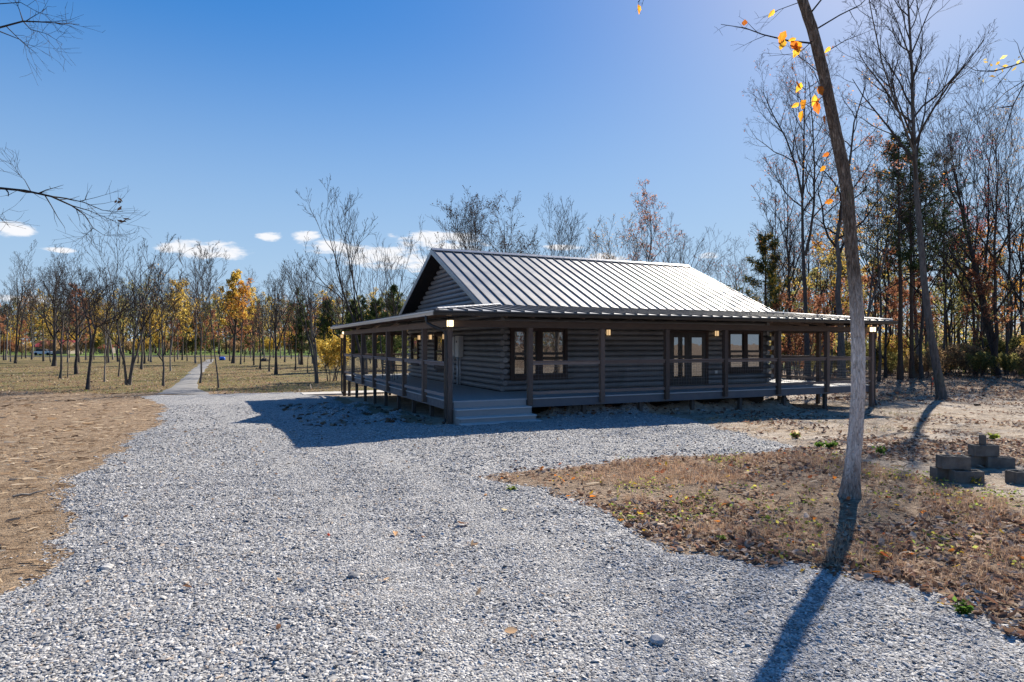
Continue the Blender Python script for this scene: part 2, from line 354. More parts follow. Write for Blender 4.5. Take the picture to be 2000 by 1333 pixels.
def tag(o, label=None, cat=None, group=None, kind=None):
    if label: o['label'] = label
    if cat: o['category'] = cat
    if group: o['group'] = group
    if kind: o['kind'] = kind
    return o
def copy_tree(o, parent=None):
    c = o.copy(); link(c, parent)
    for ch in list(o.children): copy_tree(ch, c)
    return c
def sdf_poly(X, Y, poly):
    """signed distance, positive inside"""
    X = np.asarray(X, float); Y = np.asarray(Y, float); d = np.full(X.shape, 1e9); ins = np.zeros(X.shape, bool); n = len(poly)
    for i in range(n):
        ax, ay = poly[i]; bx, by = poly[(i+1) % n]; ex, ey = bx-ax, by-ay
        t = np.clip(((X-ax)*ex+(Y-ay)*ey)/(ex*ex+ey*ey+1e-12), 0, 1); d = np.minimum(d, (X-ax-t*ex)**2+(Y-ay-t*ey)**2)
        c = ((ay > Y) != (by > Y)); xi = ax+(Y-ay)*ex/(ey if abs(ey) > 1e-9 else 1e-9); ins ^= c & (X < xi)
    d = np.sqrt(d); return np.where(ins, d, -d)
def camw(r, f): return (CX+SN*f+CS*r, CY+CS*f-SN*r)
#@@GROUND
# ------------------------------------------------------------------ ground, drive, path, road
def gp(px, py): p, d = ongr(px, py); return (p.x, p.y)
GRAVEL = [gp(*p) for p in ((265,767),(318,790),(325,805),(305,838),(245,868),(205,898),(165,935),(158,985),(122,1060),(100,1105),(20,1175))]
GRAVEL += [camw(-4.6, 4.6), camw(-4.8, 2), camw(-5.5, -12), camw(4.5, -12), camw(3.4, 2), camw(3.6, 4.0)]
GRAVEL += [gp(*p) for p in ((1900,1198),(1750,1152),(1640,1128),(1480,1108),(1330,1070),(1200,1016),(1080,968),(990,948),(935,937),(985,922),(1120,912),(1250,893),(1390,893),(1500,886),(1535,874),(1470,850),(1385,832),(1310,812),(1250,806),(1150,806),(1060,818))]
GRAVEL += [(2.6, -.5), (.2, -.35), (-.6, .2), (-1.1, 1.4), (-.9, 2.6), (-1.7, 3.6), (-1.1, 5.0), (-1.5, 7), (-.5, 9), (-1.0, 12), (-.6, 16.3), (-1.5, 17.2), (-1.6, 19.2)]
GRAVEL += [gp(*p) for p in ((560,763), (420,764))]
LITTER = [gp(*p) for p in ((935,937),(1000,917),(1150,904),(1300,893),(1420,893),(1560,884),(1700,905),(1830,940),(2000,985),(2250,1040),(2400,1400))]+[camw(5.5, 2.5), camw(3.7, 4.0)]+[gp(*p) for p in ((1900,1200),(1750,1155),(1640,1130),(1480,1110),(1330,1072),(1200,1018),(1080,975),(1000,950))]
PATH_L = [(290,772),(330,757),(350,742),(366,727),(384,714),(397,706),(404,702.5)]; PATH_R = [(425,771),(392,759),(390,745),(396,732),(407,718),(417,707),(420,702.5)]
PATH = [gp(*p) for p in PATH_L]+[gp(*p) for p in reversed(PATH_R)]
def wob(x, y): return .22*np.sin(x*1.7+2*np.sin(y*.9))+.13*np.sin(y*3.3+x*2.1)+.07*np.sin(x*7.1-y*5.3)+.04*np.sin(x*17+y*13)
def build_ground():
    def axis(lo, hi, step, far):
        a = np.arange(lo, hi+1e-6, step); out = []; s = step; p = hi
        while p < far: s *= 1.16; p += s; out.append(p)
        neg = []; s = step; p = lo
        while p > -far: s *= 1.16; p -= s; neg.append(p)
        return np.concatenate([neg[::-1], a, out])
    xs = axis(-24, 30, .22, 1500); ys = axis(-21, 24, .22, 1500)
    X, Y = np.meshgrid(xs, ys); Z = G(X, Y); nx, ny = len(xs), len(ys)
    idx = np.arange(nx*ny).reshape(ny, nx)
    Fq = np.stack([idx[:-1, :-1], idx[:-1, 1:], idx[1:, 1:], idx[1:, :-1]], -1).reshape(-1, 4)
    me = np_mesh('ground', np.stack([X, Y, Z], -1).reshape(-1, 3), [Fq], 'soil', True)
    f = fwd(X, Y); r = rgt(X, Y)
    field = sstep(33, 36, f+.8*np.sin(r*.5)+wob(X, Y))*(1-sstep(-6, 2, r-f*.03))
    lit = sstep(-.5, .3, sdf_poly(X, Y, LITTER)); wood = sstep(27, 33, f+1.2*np.sin(r*.8))*sstep(6, 13, r-.2*f)
    wood = np.maximum(wood, sstep(36, 44, f)*(1-field)); back = 1-sstep(-6, -3, f)
    pale = sstep(-1.2, .6, X)*(1-field)
    m = np.zeros((nx*ny, 4), np.float32); m[:, 0] = field.ravel(); m[:, 1] = pale.ravel(); m[:, 2] = np.maximum.reduce([lit, wood*.95, back*.7]).ravel(); m[:, 3] = 1
    a = me.color_attributes.new('Mask', 'FLOAT_COLOR', 'POINT'); a.data.foreach_set('color', m.ravel())
    g = me.attributes.new('Green', 'FLOAT', 'POINT'); g.data.foreach_set('value', (sstep(140, 148, f)+.9*sstep(62, 70, f)*sstep(.28, .36, r/np.maximum(f, 1))*(1-sstep(.7, .8, r/np.maximum(f, 1)))*.7).clip(0, 1).astype(np.float32).ravel())
    o = link(bpy.data.objects.new('ground', me)); tag(o, kind='structure')
    # gravel drive: its feathered rim dips under the soil
    st = .13; xs = np.arange(-19, 10, st); ys = np.arange(-28, 20, st); X, Y = np.meshgrid(xs, ys); s = sdf_poly(X, Y, GRAVEL)+wob(X, Y)*.55
    Z = G(X, Y)+np.clip(s*.09, -.05, .035)+.012*np.sin(X*5+Y*3)*np.sin(Y*6-X*2)+.004
    keep = s > -.45; idx = np.full(X.shape, -1); idx[keep] = np.arange(keep.sum())
    q = np.stack([idx[:-1, :-1], idx[:-1, 1:], idx[1:, 1:], idx[1:, :-1]], -1).reshape(-1, 4); q = q[(q >= 0).all(1)]
    me = np_mesh('gravel_drive', np.stack([X, Y, Z], -1)[keep], [q], 'gravel', True)
    tag(link(bpy.data.objects.new('gravel_drive', me)), kind='structure')
    # path through the trees
    V = []; n = 40
    def samp(P, t):
        k = t*(len(P)-1); i = min(int(k), len(P)-2); u = k-i; a = gp(*P[i]); b = gp(*P[i+1]); return a[0]+(b[0]-a[0])*u, a[1]+(b[1]-a[1])*u
    rows = []
    for i in range(n+1):
        a = samp(PATH_L, i/n); b = samp(PATH_R, i/n); rows.append([(a[0]+(b[0]-a[0])*u, a[1]+(b[1]-a[1])*u) for u in np.linspace(0, 1, 9)])
    A = np.array(rows); A[:, 0] += .15*np.sin(np.arange(n+1)*1.3)[:, None]; Z = G(A[..., 0], A[..., 1])+.03-.06*np.abs(np.linspace(-1, 1, 9))[None, :]**4
    idx = np.arange(A.shape[0]*9).reshape(-1, 9); q = np.stack([idx[:-1, :-1], idx[:-1, 1:], idx[1:, 1:], idx[1:, :-1]], -1).reshape(-1, 4)
    me = np_mesh('path', np.concatenate([A, Z[..., None]], -1).reshape(-1, 3), [q], 'path_gravel', True); tag(link(bpy.data.objects.new('path', me)), kind='structure')
    # road beyond the field
    v = []; fc = []
    for i, r in enumerate(np.linspace(-190, 60, 60)):
        for f in (129, 135): x, y = camw(r, f); v.append((x, y, float(G(x, y))+.08))
        if i: fc.append((2*i-2, 2*i-1, 2*i+1, 2*i))
    tag(mesh_obj('road', v, fc, 'asphalt'), kind='structure')
    mb = MB().box(-1.9, 9.5, 17.2, 18.7, -.62, -.40); tag(bevel(mb.build('concrete_slab', 'concrete'), .01), 'pale concrete slab on the gravel behind the far porch corner', 'slab')
build_ground()
#@@HOUSE
# ------------------------------------------------------------------ the log house
BX, BY = 2.42, 2.346; PX, PY = 7*BX, 7*BY            # porch footprint
WX0, WX1, WY0, WY1 = 2.6, 14.45, 2.6, 13.8           # outer log faces
ZD, ZB, ZBT = .60, 2.615, 2.80                       # deck top, beam bottom and top
ZE, ZW = 3.03, 3.40                                  # porch roof at eave and at wall
EV = .5                                              # eave overhang
RX0, RX1, RYM, ZR, SL = 2.05, 15.0, 8.2, 5.93, .464  # main roof
LOGD = .186
def cyl_mesh(name, sides=14, rings=1, bump=.0, seed=1):
    """unit log along X, radius 1"""
    rnd = random.Random(seed); v = []; f = []; xs = [-.5+i/rings for i in range(rings+1)]
    for i, x in enumerate(xs):
        for k in range(sides):
            q = 2*math.pi*k/sides; rr = 1+(rnd.uniform(-bump, bump) if 0 < i < rings else 0); v.append((x, math.cos(q)*rr, math.sin(q)*rr))
    for i in range(rings):
        for k in range(sides): j = (k+1) % sides; f.append((i*sides+k, i*sides+j, (i+1)*sides+j, (i+1)*sides+k))
    n = len(v)
    f += [tuple(range(sides))[::-1], tuple(range(n-sides, n))]
    me = bpy.data.meshes.new(name); me.from_pydata(v, [], f); me.materials.append(MATS['log_stain'])
    for p in me.polygons: p.use_smooth = len(p.vertices) == 4
    return me
LOGS = [cyl_mesh('log', 16, 8, .025, s) for s in range(4)]
rl = random.Random(11)
def log(parent, a, b, rad=.089):
    a = Vector(a); b = Vector(b); d = b-a
    if d.length < .08: return
    o = bpy.data.objects.new('log', rl.choice(LOGS)); o.location = (a+b)/2
    o.rotation_euler = (0, 0, math.atan2(d.y, d.x)); o.scale = (d.length, rad, rad*1.0); link(o, parent); return o
def sub_intervals(a, b, holes):
    cur = [(a, b)]
    for h0, h1 in holes:
        nx = []
        for s, e in cur:
            if h1 <= s or h0 >= e: nx.append((s, e)); continue
            if h0 > s: nx.append((s, h0))
            if h1 < e: nx.append((h1, e))
        cur = nx
    return cur
def build_house():
    H = empty('log_house', (0, 0, 0), 'grey log house with metal roof and a railed porch on all sides', 'house')
    # openings: (axis start, end, z0, z1)
    F_OP = [(2.98, 5.12, .97, 2.70), (9.36, 11.28, .60, 2.66), (12.24, 14.08, 1.05, 2.68)]
    L_OP = [(12.05, 13.25, 1.15, 2.60), (8.35, 9.55, 1.10, 2.62)]
    nlog = 12; ZT = ZD+.02
    walls = {}
    def wall(core, axis, c, a, b, ops, n, out):
        w = MB().box(*core).build('wall', 'dark_soffit', H)
        for k in range(n):
            z = ZT+LOGD*(k+.5) - .01
            holes = [(o0, o1) for o0, o1, z0, z1 in ops if z0-.03 < z < z1+.03]
            ext = (.34 if k % 2 else .12) if axis == 'y' else -.02
            for s, e in sub_intervals(a-ext, b+ext, holes):
                if axis == 'x': log(w, (s, c, z), (e, c, z))
                else: log(w, (c, s, z), (c, e, z))
        return w
    wf = wall((WX0+.1, WX1-.1, WY0+.1, WY0+.2, ZD, 3.05), 'x', WY0+.1, WX0+.1, WX1-.1, F_OP, 13, -1)
    wl = wall((WX0+.1, WX0+.2, WY0+.21, WY1-.21, ZD, 3.1), 'y', WX0+.1, WY0+.1, WY1-.1, L_OP, 13, -1)
    wr = wall((WX1-.2, WX1-.1, WY0+.21, WY1-.21, ZD, 3.1), 'y', WX1-.1, WY0+.1, WY1-.1, [], 13, 1)
    wb = wall((WX0+.1, WX1-.1, WY1-.2, WY1-.1, ZD, 3.05), 'x', WY1-.1, WX0+.1, WX1-.1, [], 13, 1)
    # gables
    for gx, sgn in ((WX0+.1, 1), (WX1-.1, -1)):
        hw = (ZR-.18-3.1)/SL
        g = MB().prism([(gx, RYM-hw, 3.1), (gx, RYM+hw, 3.1), (gx, RYM, ZR-.18)], (sgn*.08, 0, 0)).build('gable', 'dark_soffit', H)
        z = 3.12
        while z < ZR-.35:
            h = (ZR-.2-z)/SL-.05; log(g, (gx, RYM-h, z), (gx, RYM+h, z), .09); z += LOGD
    # main roof
    Y0 = 2.58; Z0 = ZR-SL*(RYM-Y0)
    th = .05
    rf = MB()
    for s in (-1, 1):
        ye = RYM+s*(RYM-Y0)
        rf.prism([(RX0+.03, ye, Z0-.03), (RX0+.03, RYM-s*.002*-1, ZR-.03), (RX0+.03, RYM, ZR-.03-th-.1), (RX0+.03, ye, Z0-.03-th-.1)], (RX1-RX0-.06, 0, 0))
    main = rf.build('main_roof', 'dark_soffit', H)
    n = 31; wpan = (RX1-RX0)/n; ln = math.hypot(RYM-Y0, ZR-Z0)
    def panel_mesh():
        m = MB(); m.box(0, wpan-.004, 0, ln, 0, .012); return m
    pm = None
    for s in (-1, 1):
        for i in range(n):
            if pm is None:
                o = panel_mesh().build('roof_panel', 'roof_metal', main); pm = o.data
            else:
                o = link(bpy.data.objects.new('roof_panel', pm), main)
            if s == -1: o.location = (RX0+i*wpan, Y0, Z0); o.rotation_euler = (math.atan(SL), 0, 0)
            else: o.location = (RX0+(i+1)*wpan, 2*RYM-Y0, Z0); o.rotation_euler = (math.atan(SL), 0, math.pi)
            o.location.z += rl.uniform(0, .004)
    sm = None
    for s in (-1, 1):
        for i in range(n+1):
            if sm is None:
                o = MB().box(-.015, .015, 0, ln, .013, .050).build('seam', 'seam_shaded', main); sm = o.data
            else: o = link(bpy.data.objects.new('seam', sm), main)
            xx = RX0+.02 if i == 0 else (RX1-.02 if i == n else RX0+i*wpan)
            o.location = (xx, Y0 if s == -1 else 2*RYM-Y0, Z0); o.rotation_euler = (math.atan(SL), 0, 0 if s == -1 else math.pi)
    MB().prism([(RX0-.02, RYM-.19, ZR-.03), (RX0-.02, RYM, ZR+.075), (RX0-.02, RYM+.19, ZR-.03), (RX0-.02, RYM+.19, ZR-.005), (RX0-.02, RYM, ZR+.098), (RX0-.02, RYM-.19, ZR-.005)], (RX1-RX0+.04, 0, 0)).build('ridge_cap', 'rake_metal', main)
    for gx, sx in ((RX0, -1), (RX1, 1)):
        for s in (-1, 1):
            ye = RYM+s*(RYM-Y0+.02); zt = .028
            MB().prism([(gx, ye, Z0+zt), (gx, RYM+s*.002, ZR+zt+.01), (gx, RYM+s*.002, ZR-.165), (gx, ye, Z0-.175)], (sx*.03, 0, 0)).build('rake_trim', 'rake_metal', main)
    # porch roof
    porch = empty_part('porch_roof', H)
    ex0, ex1, ey0, ey1 = -EV, PX+EV, -EV, PY+EV; dw = WY0+EV; sl = (ZW-ZE)/dw
    def zp(d): return ZE+sl*d
    def side(fn, a, b, count, ca, cb):
        wd = (b-a)/count
        for i in range(count):
            s, e = a+i*wd+.002, a+(i+1)*wd-.002
            def dep(t): return max(.02, min(dw+.1, t-a, b-t))
            q = [(s, 0), (e, 0), (e, dep(e))]+([(a+dw, dw)] if s < a+dw < e else [])+([(b-dw, dw)] if s < b-dw < e else [])+[(s, dep(s))]
            P = [fn(t, d)+Vector((0, 0, zp(d))) for t, d in q]
            m = MB(); top = [p+Vector((0, 0, .012)) for p in P]; m.prism(P, (0, 0, .012)); o = m.build('roof_panel', 'roof_metal', porch)
            m = MB(); t = a+i*wd; dd = dep(t+.0001)
            if dd > .1:
                p0 = fn(t-.017, -.01)+Vector((0, 0, zp(0)+.012)); p1 = fn(t+.017, -.01)+Vector((0, 0, zp(0)+.012)); p2 = fn(t+.017, dd)+Vector((0, 0, zp(dd)+.012)); p3 = fn(t-.017, dd)+Vector((0, 0, zp(dd)+.012))
                m.prism([p0, p1, p2, p3], (0, 0, .038)); m.build('seam', 'seam_shaded', porch)
    side(lambda t, d: Vector((t, ey0+d, 0)), ex0, ex1, 43, 0, 0)
    side(lambda t, d: Vector((ex0+d, ey1-(t-ey0), 0)), ey0, ey1, 41, 0, 0)
    side(lambda t, d: Vector((ex1-d, t, 0)), ey0, ey1, 41, 0, 0)
    side(lambda t, d: Vector((ex1-(t-ex0), ey1-d, 0)), ex0, ex1, 43, 0, 0)
    for (cx, cy, ix, iy) in ((ex0, ey0, WX0, WY0), (ex1, ey0, ex1-dw, WY0), (ex0, ey1, WX0, ey1-dw), (ex1, ey1, ex1-dw, ey1-dw)):
        MB().tube([(cx, cy, ZE+.03), (ix, iy, ZW+.03)], .05, 6).build('hip_cap', 'rake_metal', porch)
    # boarding under the porch roof
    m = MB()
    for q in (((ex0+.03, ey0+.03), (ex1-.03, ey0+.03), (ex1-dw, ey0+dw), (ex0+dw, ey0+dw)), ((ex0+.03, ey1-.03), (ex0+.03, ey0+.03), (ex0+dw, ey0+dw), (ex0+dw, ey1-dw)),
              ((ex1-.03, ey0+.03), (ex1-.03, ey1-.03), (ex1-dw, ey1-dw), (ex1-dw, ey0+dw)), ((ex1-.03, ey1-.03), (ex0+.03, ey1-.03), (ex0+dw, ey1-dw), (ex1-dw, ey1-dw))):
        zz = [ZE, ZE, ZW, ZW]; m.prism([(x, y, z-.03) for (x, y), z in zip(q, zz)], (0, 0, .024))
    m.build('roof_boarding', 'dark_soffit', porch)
    # rafters
    def rafter(fn, t, d0, d1):
        a, b = d0, d1; m = MB()
        P = [fn(t-.02, a)+Vector((0, 0, zp(a)-.16)), fn(t-.02, b)+Vector((0, 0, zp(b)-.16)), fn(t-.02, b)+Vector((0, 0, zp(b)-.034)), fn(t-.02, a)+Vector((0, 0, zp(a)-.034))]
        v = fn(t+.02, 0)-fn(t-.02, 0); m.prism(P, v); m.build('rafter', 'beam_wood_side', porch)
    for i in range(22):
        t = -.12+i*.818
        rafter(lambda t, d: Vector((t, ey0+d, 0)), t, .06, max(.5, min(dw, t-ex0, ex1-t)))
        rafter(lambda t, d: Vector((t, ey1-d, 0)), t, .06, max(.5, min(dw, t-ex0, ex1-t)))
    for i in range(1, 21):
        t = -.12+i*.832
        rafter(lambda t, d: Vector((ex0+d, t, 0)), t, .06, max(.5, min(dw, t-ey0, ey1-t)))
        rafter(lambda t, d: Vector((ex1-d, t, 0)), t, .06, max(.5, min(dw, t-ey0, ey1-t)))
    # gutters
    def gut(prof, fn, a, b, name, mat): MB().prism([fn(a, o)+Vector((0, 0, z)) for o, z in prof], fn(b, 0)-fn(a, 0)).build(name, mat, porch)
    prof = [(0, -.125), (-.075, -.125), (-.10, -.06), (-.125, -.045), (-.125, -.005), (-.11, -.005), (-.11, -.035), (0, -.035)]
    gut(prof, lambda t, o: Vector((t, ey0+o-.005, ZE)), ex0-.12, ex1+.12, 'gutter', 'gutter_dark')
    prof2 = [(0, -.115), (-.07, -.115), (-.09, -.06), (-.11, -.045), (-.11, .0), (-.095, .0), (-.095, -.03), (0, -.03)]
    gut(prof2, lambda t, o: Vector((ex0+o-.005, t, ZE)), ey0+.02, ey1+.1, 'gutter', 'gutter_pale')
    gut(prof, lambda t, o: Vector((ex1-o+.005, t, ZE)), ey0, ey1, 'gutter', 'gutter_dark')
    gut(prof, lambda t, o: Vector((t, ey1-o+.005, ZE)), ex0, ex1, 'gutter', 'gutter_dark')
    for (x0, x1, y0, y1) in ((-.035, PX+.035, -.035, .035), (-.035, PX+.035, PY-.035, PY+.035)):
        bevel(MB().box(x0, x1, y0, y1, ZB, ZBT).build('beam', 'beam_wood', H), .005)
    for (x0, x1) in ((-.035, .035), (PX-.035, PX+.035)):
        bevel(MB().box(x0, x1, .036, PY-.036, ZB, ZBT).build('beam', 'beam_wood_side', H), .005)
    # deck
    o = .03
    dk = MB()
    for x0, x1, y0, y1 in ((o, PX-o, o, WY0+.05), (o, PX-o, WY1-.05, PY-o), (o, WX0+.05, WY0+.05, WY1-.05), (WX1-.05, PX-o, WY0+.05, WY1-.05)): dk.box(x0, x1, y0, y1, ZD-.035, ZD)
    deck = dk.build('deck', 'deck_composite', H)
    rz0, rz1 = .335, ZD-.037
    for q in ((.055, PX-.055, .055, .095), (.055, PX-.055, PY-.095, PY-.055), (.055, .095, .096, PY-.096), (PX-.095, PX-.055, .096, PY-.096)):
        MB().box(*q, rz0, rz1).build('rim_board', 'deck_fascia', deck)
    for j in range(1, 10):
        y = j*PY/10; 
        if WY0 < y < WY1:
            MB().box(.1, WX0, y-.02, y+.02, .36, ZD-.04).build('joist', 'pier_wood', deck)
    for j in range(9):
        for k in range(9):
            x = .2+j*(PX-.4)/8; y = .22+k*(PY-.44)/8
            if 0 < j < 8 and 0 < k < 8: continue
            g = float(G(x, y)); bevel(MB().box(x-.06, x+.06, y-.06, y+.06, g-.1, .37).build('pier', 'pier_wood', deck), .006)
    # house base so no light passes under
    MB().box(WX0+.15, WX1-.15, WY0+.15, WY1-.15, -.6, ZD-.02).build('foundation', 'pier_wood', H)
    # posts
    pts = [(i*BX, 0) for i in range(8)]+[(0, i*BY) for i in range(1, 8)]+[(PX, i*BY) for i in range(1, 8)]+[(i*BX, PY) for i in range(1, 7)]
    for x, y in pts:
        z0 = float(G(x, y))-.08 if (x in (0, PX) and y in (0, PY)) or x == PX and y == 0 else .40
        bevel(MB().box(-.072, .072, -.072, .072, z0, ZB-.002).build('post', 'post_wood', H, (x, y, 0)), .008)
    # rails and wire mesh per bay
    def bay(p, q, mat):
        p = Vector((*p, 0)); q = Vector((*q, 0)); d = (q-p).normalized(); a = p+d*.074; b = q-d*.074; n = Vector((-d.y, d.x, 0))
        def bar(z0, z1, w, name):
            P = [a+n*w+Vector((0, 0, z0)), a-n*w+Vector((0, 0, z0)), a-n*w+Vector((0, 0, z1)), a+n*w+Vector((0, 0, z1))]
            bevel(MB().prism(P, b-a).build(name, mat, H), .004)
        bar(1.55, 1.632, .021, 'rail'); bar(1.634, 1.667, .055, 'rail_cap'); bar(.70, .79, .021, 'rail')
        m = MB(); L_ = (b-a).length; nv = int(L_/.102)
        for i in range(1, nv): c = a+d*(i*L_/nv); m.tube([c+Vector((0, 0, .78)), c+Vector((0, 0, 1.56))], .003, 3, False)
        for z in np.linspace(.84, 1.50, 7): m.tube([a+Vector((0, 0, z)), b+Vector((0, 0, z))], .003, 3, False)
        m.build('wire_mesh', 'wire_steel', H)
    for i in range(7):
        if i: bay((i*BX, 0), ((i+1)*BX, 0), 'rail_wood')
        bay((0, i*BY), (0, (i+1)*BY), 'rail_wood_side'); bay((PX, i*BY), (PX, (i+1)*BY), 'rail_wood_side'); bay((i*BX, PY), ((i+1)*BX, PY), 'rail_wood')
    # steps in the first bay
    st = empty_part('steps', H)
    g0 = float(G(1.2, -.6))
    zs = [ZD-.2, ZD-.4, g0+.055]; 
    for k, z in enumerate(zs):
        y1 = .05-.29*k; y0 = y1-.31
        bevel(MB().box(.10-.01*k, 2.34+.02*k, y0-.035, y1, z-.035, z).build('tread', 'tread_skylit', st), .005)
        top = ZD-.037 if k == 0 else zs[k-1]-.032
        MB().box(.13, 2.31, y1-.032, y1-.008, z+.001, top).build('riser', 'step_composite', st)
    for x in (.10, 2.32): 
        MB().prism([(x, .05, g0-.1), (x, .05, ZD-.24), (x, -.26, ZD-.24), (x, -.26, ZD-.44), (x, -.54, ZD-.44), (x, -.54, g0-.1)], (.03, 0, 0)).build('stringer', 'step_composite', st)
    # windows
    def window(axis, c, a, b, z0, z1, units, face):
        """axis x: wall plane y=c facing -y; axis y: wall plane x=c facing -x"""
        def P(t, dpt, z): return Vector((t, c-dpt, z)) if axis == 'x' else Vector((c-dpt, t, z))
        def bx(name, mat, t0, t1, d0, d1, q0, q1, par, bev=True):
            u, v = P(t0, d0, q0), P(t1, d1, q1); m = MB().box(min(u.x, v.x), max(u.x, v.x), min(u.y, v.y), max(u.y, v.y), q0, q1).build(name, mat, par)
            return bevel(m, .005) if bev else m
        w = bx('window', 'door_dark', a+.02, b-.02, -.10, -.055, z0+.02, z1-.02, H)
        tw = .13
        bx('trim', 'trim_wood', a, a+tw, -.06, .035, z0, z1, w); bx('trim', 'trim_wood', b-tw, b, -.06, .035, z0, z1, w)
        bx('trim', 'trim_wood', a+tw, b-tw, -.06, .033, z1-tw*.8, z1, w); bx('sill', 'trim_wood', a+tw, b-tw, -.06, .05, z0, z0+.16, w)
        ia, ib = a+tw, b-tw; uw = (ib-ia)/units
        for k in range(units):
            s, e = ia+k*uw, ia+(k+1)*uw
            if k: bx('mullion', 'trim_wood', s-.10, s+.10, -.06, .03, z0+.16, z1-tw*.8, w); s += .10
            if k < units-1: e -= .10
            q0, q1 = z0+.16, z1-tw*.8; qm = (q0+q1)/2-.03
            for (h0, h1, dd) in ((q0, qm, .0), (qm, q1, -.015)):
                bx('sash', 'door_dark', s, s+.035, -.04+dd, .012+dd, h0, h1, w, False); bx('sash', 'door_dark', e-.035, e, -.04+dd, .012+dd, h0, h1, w, False)
                bx('sash', 'door_dark', s+.035, e-.035, -.04+dd, .012+dd, h0, h0+.045, w, False); bx('sash', 'door_dark', s+.035, e-.035, -.04+dd, .012+dd, h1-.04, h1, w, False)
                bx('pane', 'window_glass', s+.034, e-.034, -.018+dd, -.012+dd, h0+.044, h1-.039, w, False)
        return w
    window('x', WY0, 2.98, 5.12, .97, 2.70, 2, -1); window('x', WY0, 12.24, 14.08, 1.05, 2.68, 2, -1)
    window('y', WX0, 12.05, 13.25, 1.15, 2.60, 1, -1); window('y', WX0, 8.35, 9.55, 1.10, 2.62, 1, -1)
    # french doors
    a, b = 9.36, 11.28; d = bevel(MB().box(a, b, WY0+.03, WY0+.1, ZD+.005, 2.66).build('door', 'door_dark', H), .004)
    for t0, t1 in ((a, a+.12), (b-.12, b)): bevel(MB().box(t0, t1, WY0-.03, WY0+.029, ZD+.005, 2.66).build('door_frame', 'trim_wood', d), .004)
    MB().box(a+.12, b-.12, WY0-.028, WY0+.029, 2.56, 2.66).build('door_frame', 'trim_wood', d)
    mid = (a+b)/2
    for s, e in ((a+.13, mid-.004), (mid+.004, b-.13)):
        lf = MB().box(s, s+.16, WY0-.01, WY0+.028, ZD+.02, 2.55); lf.box(e-.16, e, WY0-.01, WY0+.028, ZD+.02, 2.55); lf.box(s+.16, e-.16, WY0-.01, WY0+.028, ZD+.02, ZD+.30); lf.box(s+.16, e-.16, WY0-.01, WY0+.028, 2.40, 2.55)
        lf.box(s+.16, e-.16, WY0-.008, WY0+.026, 1.63, 1.72)
        lf.build('door_leaf', 'door_dark', d); MB().box(s+.159, e-.159, WY0+.006, WY0+.012, ZD+.299, 2.401).build('pane', 'window_glass', d)
    MB().tube([(mid+.06, WY0-.012, 1.6), (mid+.06, WY0-.05, 1.6), (mid+.17, WY0-.055, 1.6)], .011, 8).build('handle', 'black_metal', d)
    MB().box(11.62, 11.72, WY0-.02, WY0+.02, 1.02, 1.14).build('outlet_cover', 'white_plastic', H)
    # downspouts
    def spout(pts, name='downspout'): MB().tube(pts, .042, 10).build(name, 'gutter_dark', H, None, True)
    g = float(G(-.2, -.1))
    spout([(-.55, .30, 2.93), (-.55, .30, 2.78), (-.53, .27, 2.72), (-.42, .16, 2.64), (-.22, -.02, 2.54), (-.15, -.05, 2.49), (-.13, -.06, 2.40), (-.13, -.06, g+.2), (-.14, -.08, g+.10), (-.22, -.15, g+.05)])
    yb = PY+.05; g = float(G(-.2, yb))
    spout([(-.55, yb, 2.93), (-.55, yb, 2.74), (-.50, yb, 2.67), (-.30, yb, 2.56), (-.18, yb, 2.50), (-.13, yb, 2.42), (-.13, yb, g+.35), (-.13, yb-.05, g+.2), (-.05, yb-.12, g+.08)])
    g = float(G(PX+.2, -.1))
    spout([(PX+.5, .05, 2.93), (PX+.5, .05, 2.80), (PX+.40, .02, 2.72), (PX+.18, -.02, 2.62), (PX+.13, -.03, 2.55), (PX+.13, -.03, g+.35), (PX+.14, -.06, g+.18), (PX+.05, -.16, g+.06)])
    # lanterns on posts and walls
    def lantern(x, y, z, mat='lamp_glow', s=.085, h=.17):
        l = MB().box(x-s, x+s, y-s, y+s, z+h, z+h+.03).box(x-s, x+s, y-s, y+s, z-.02, z)
        for sx in (-1, 1):
            for sy in (-1, 1): l.box(x+sx*(s-.006)-.006, x+sx*(s-.006)+.006, y+sy*(s-.006)-.006, y+sy*(s-.006)+.006, z, z+h)
        l = l.build('lantern', 'black_metal', H); MB().box(x-s*.8, x+s*.8, y-s*.8, y+s*.8, z+.004, z+h-.004).build('lamp_glass', mat, l)
    lantern(-.02, -.13, ZB+.005); lantern(PX-.1, -.13, ZB+.005); lantern(-.14, PY-.02, ZB-.15, 'lamp_glow_dim'); lantern(-.02, PY+.13, ZB)
    lantern(6.72, WY0-.10, 2.46, 'lamp_glow_dim', .06, .2); lantern(11.62, WY0-.10, 2.46, 'lamp_glow_dim', .06, .2)
    lantern(WX0-.10, 11.6, 2.35, 'lamp_glow_dim', .06, .2); lantern(WX0-.10, 9.85, 2.35, 'lamp_glow_dim', .06, .2); lantern(WX0-.1, 8.0, 2.35, 'lamp_glow_dim', .06, .2)
    # meter boxes on the left wall
    mbx = bevel(MB().box(WX0-.16, WX0+.02, 6.05, 6.5, 1.66, 2.46).build('meter_box', 'box_grey', H), .008)
    MB().box(WX0-.175, WX0-.158, 6.09, 6.46, 1.70, 2.42).build('cover', 'box_grey', mbx); MB().box(WX0-.19, WX0-.174, 6.25, 6.31, 2.2, 2.28).build('latch', 'black_metal', mbx)
    m2 = bevel(MB().box(WX0-.12, WX0+.02, 6.75, 7.05, 1.68, 2.44).build('meter_box', 'box_grey', H), .008); MB().box(WX0-.132, WX0-.118, 6.78, 7.02, 1.72, 2.40).build('cover', 'white_plastic', m2)
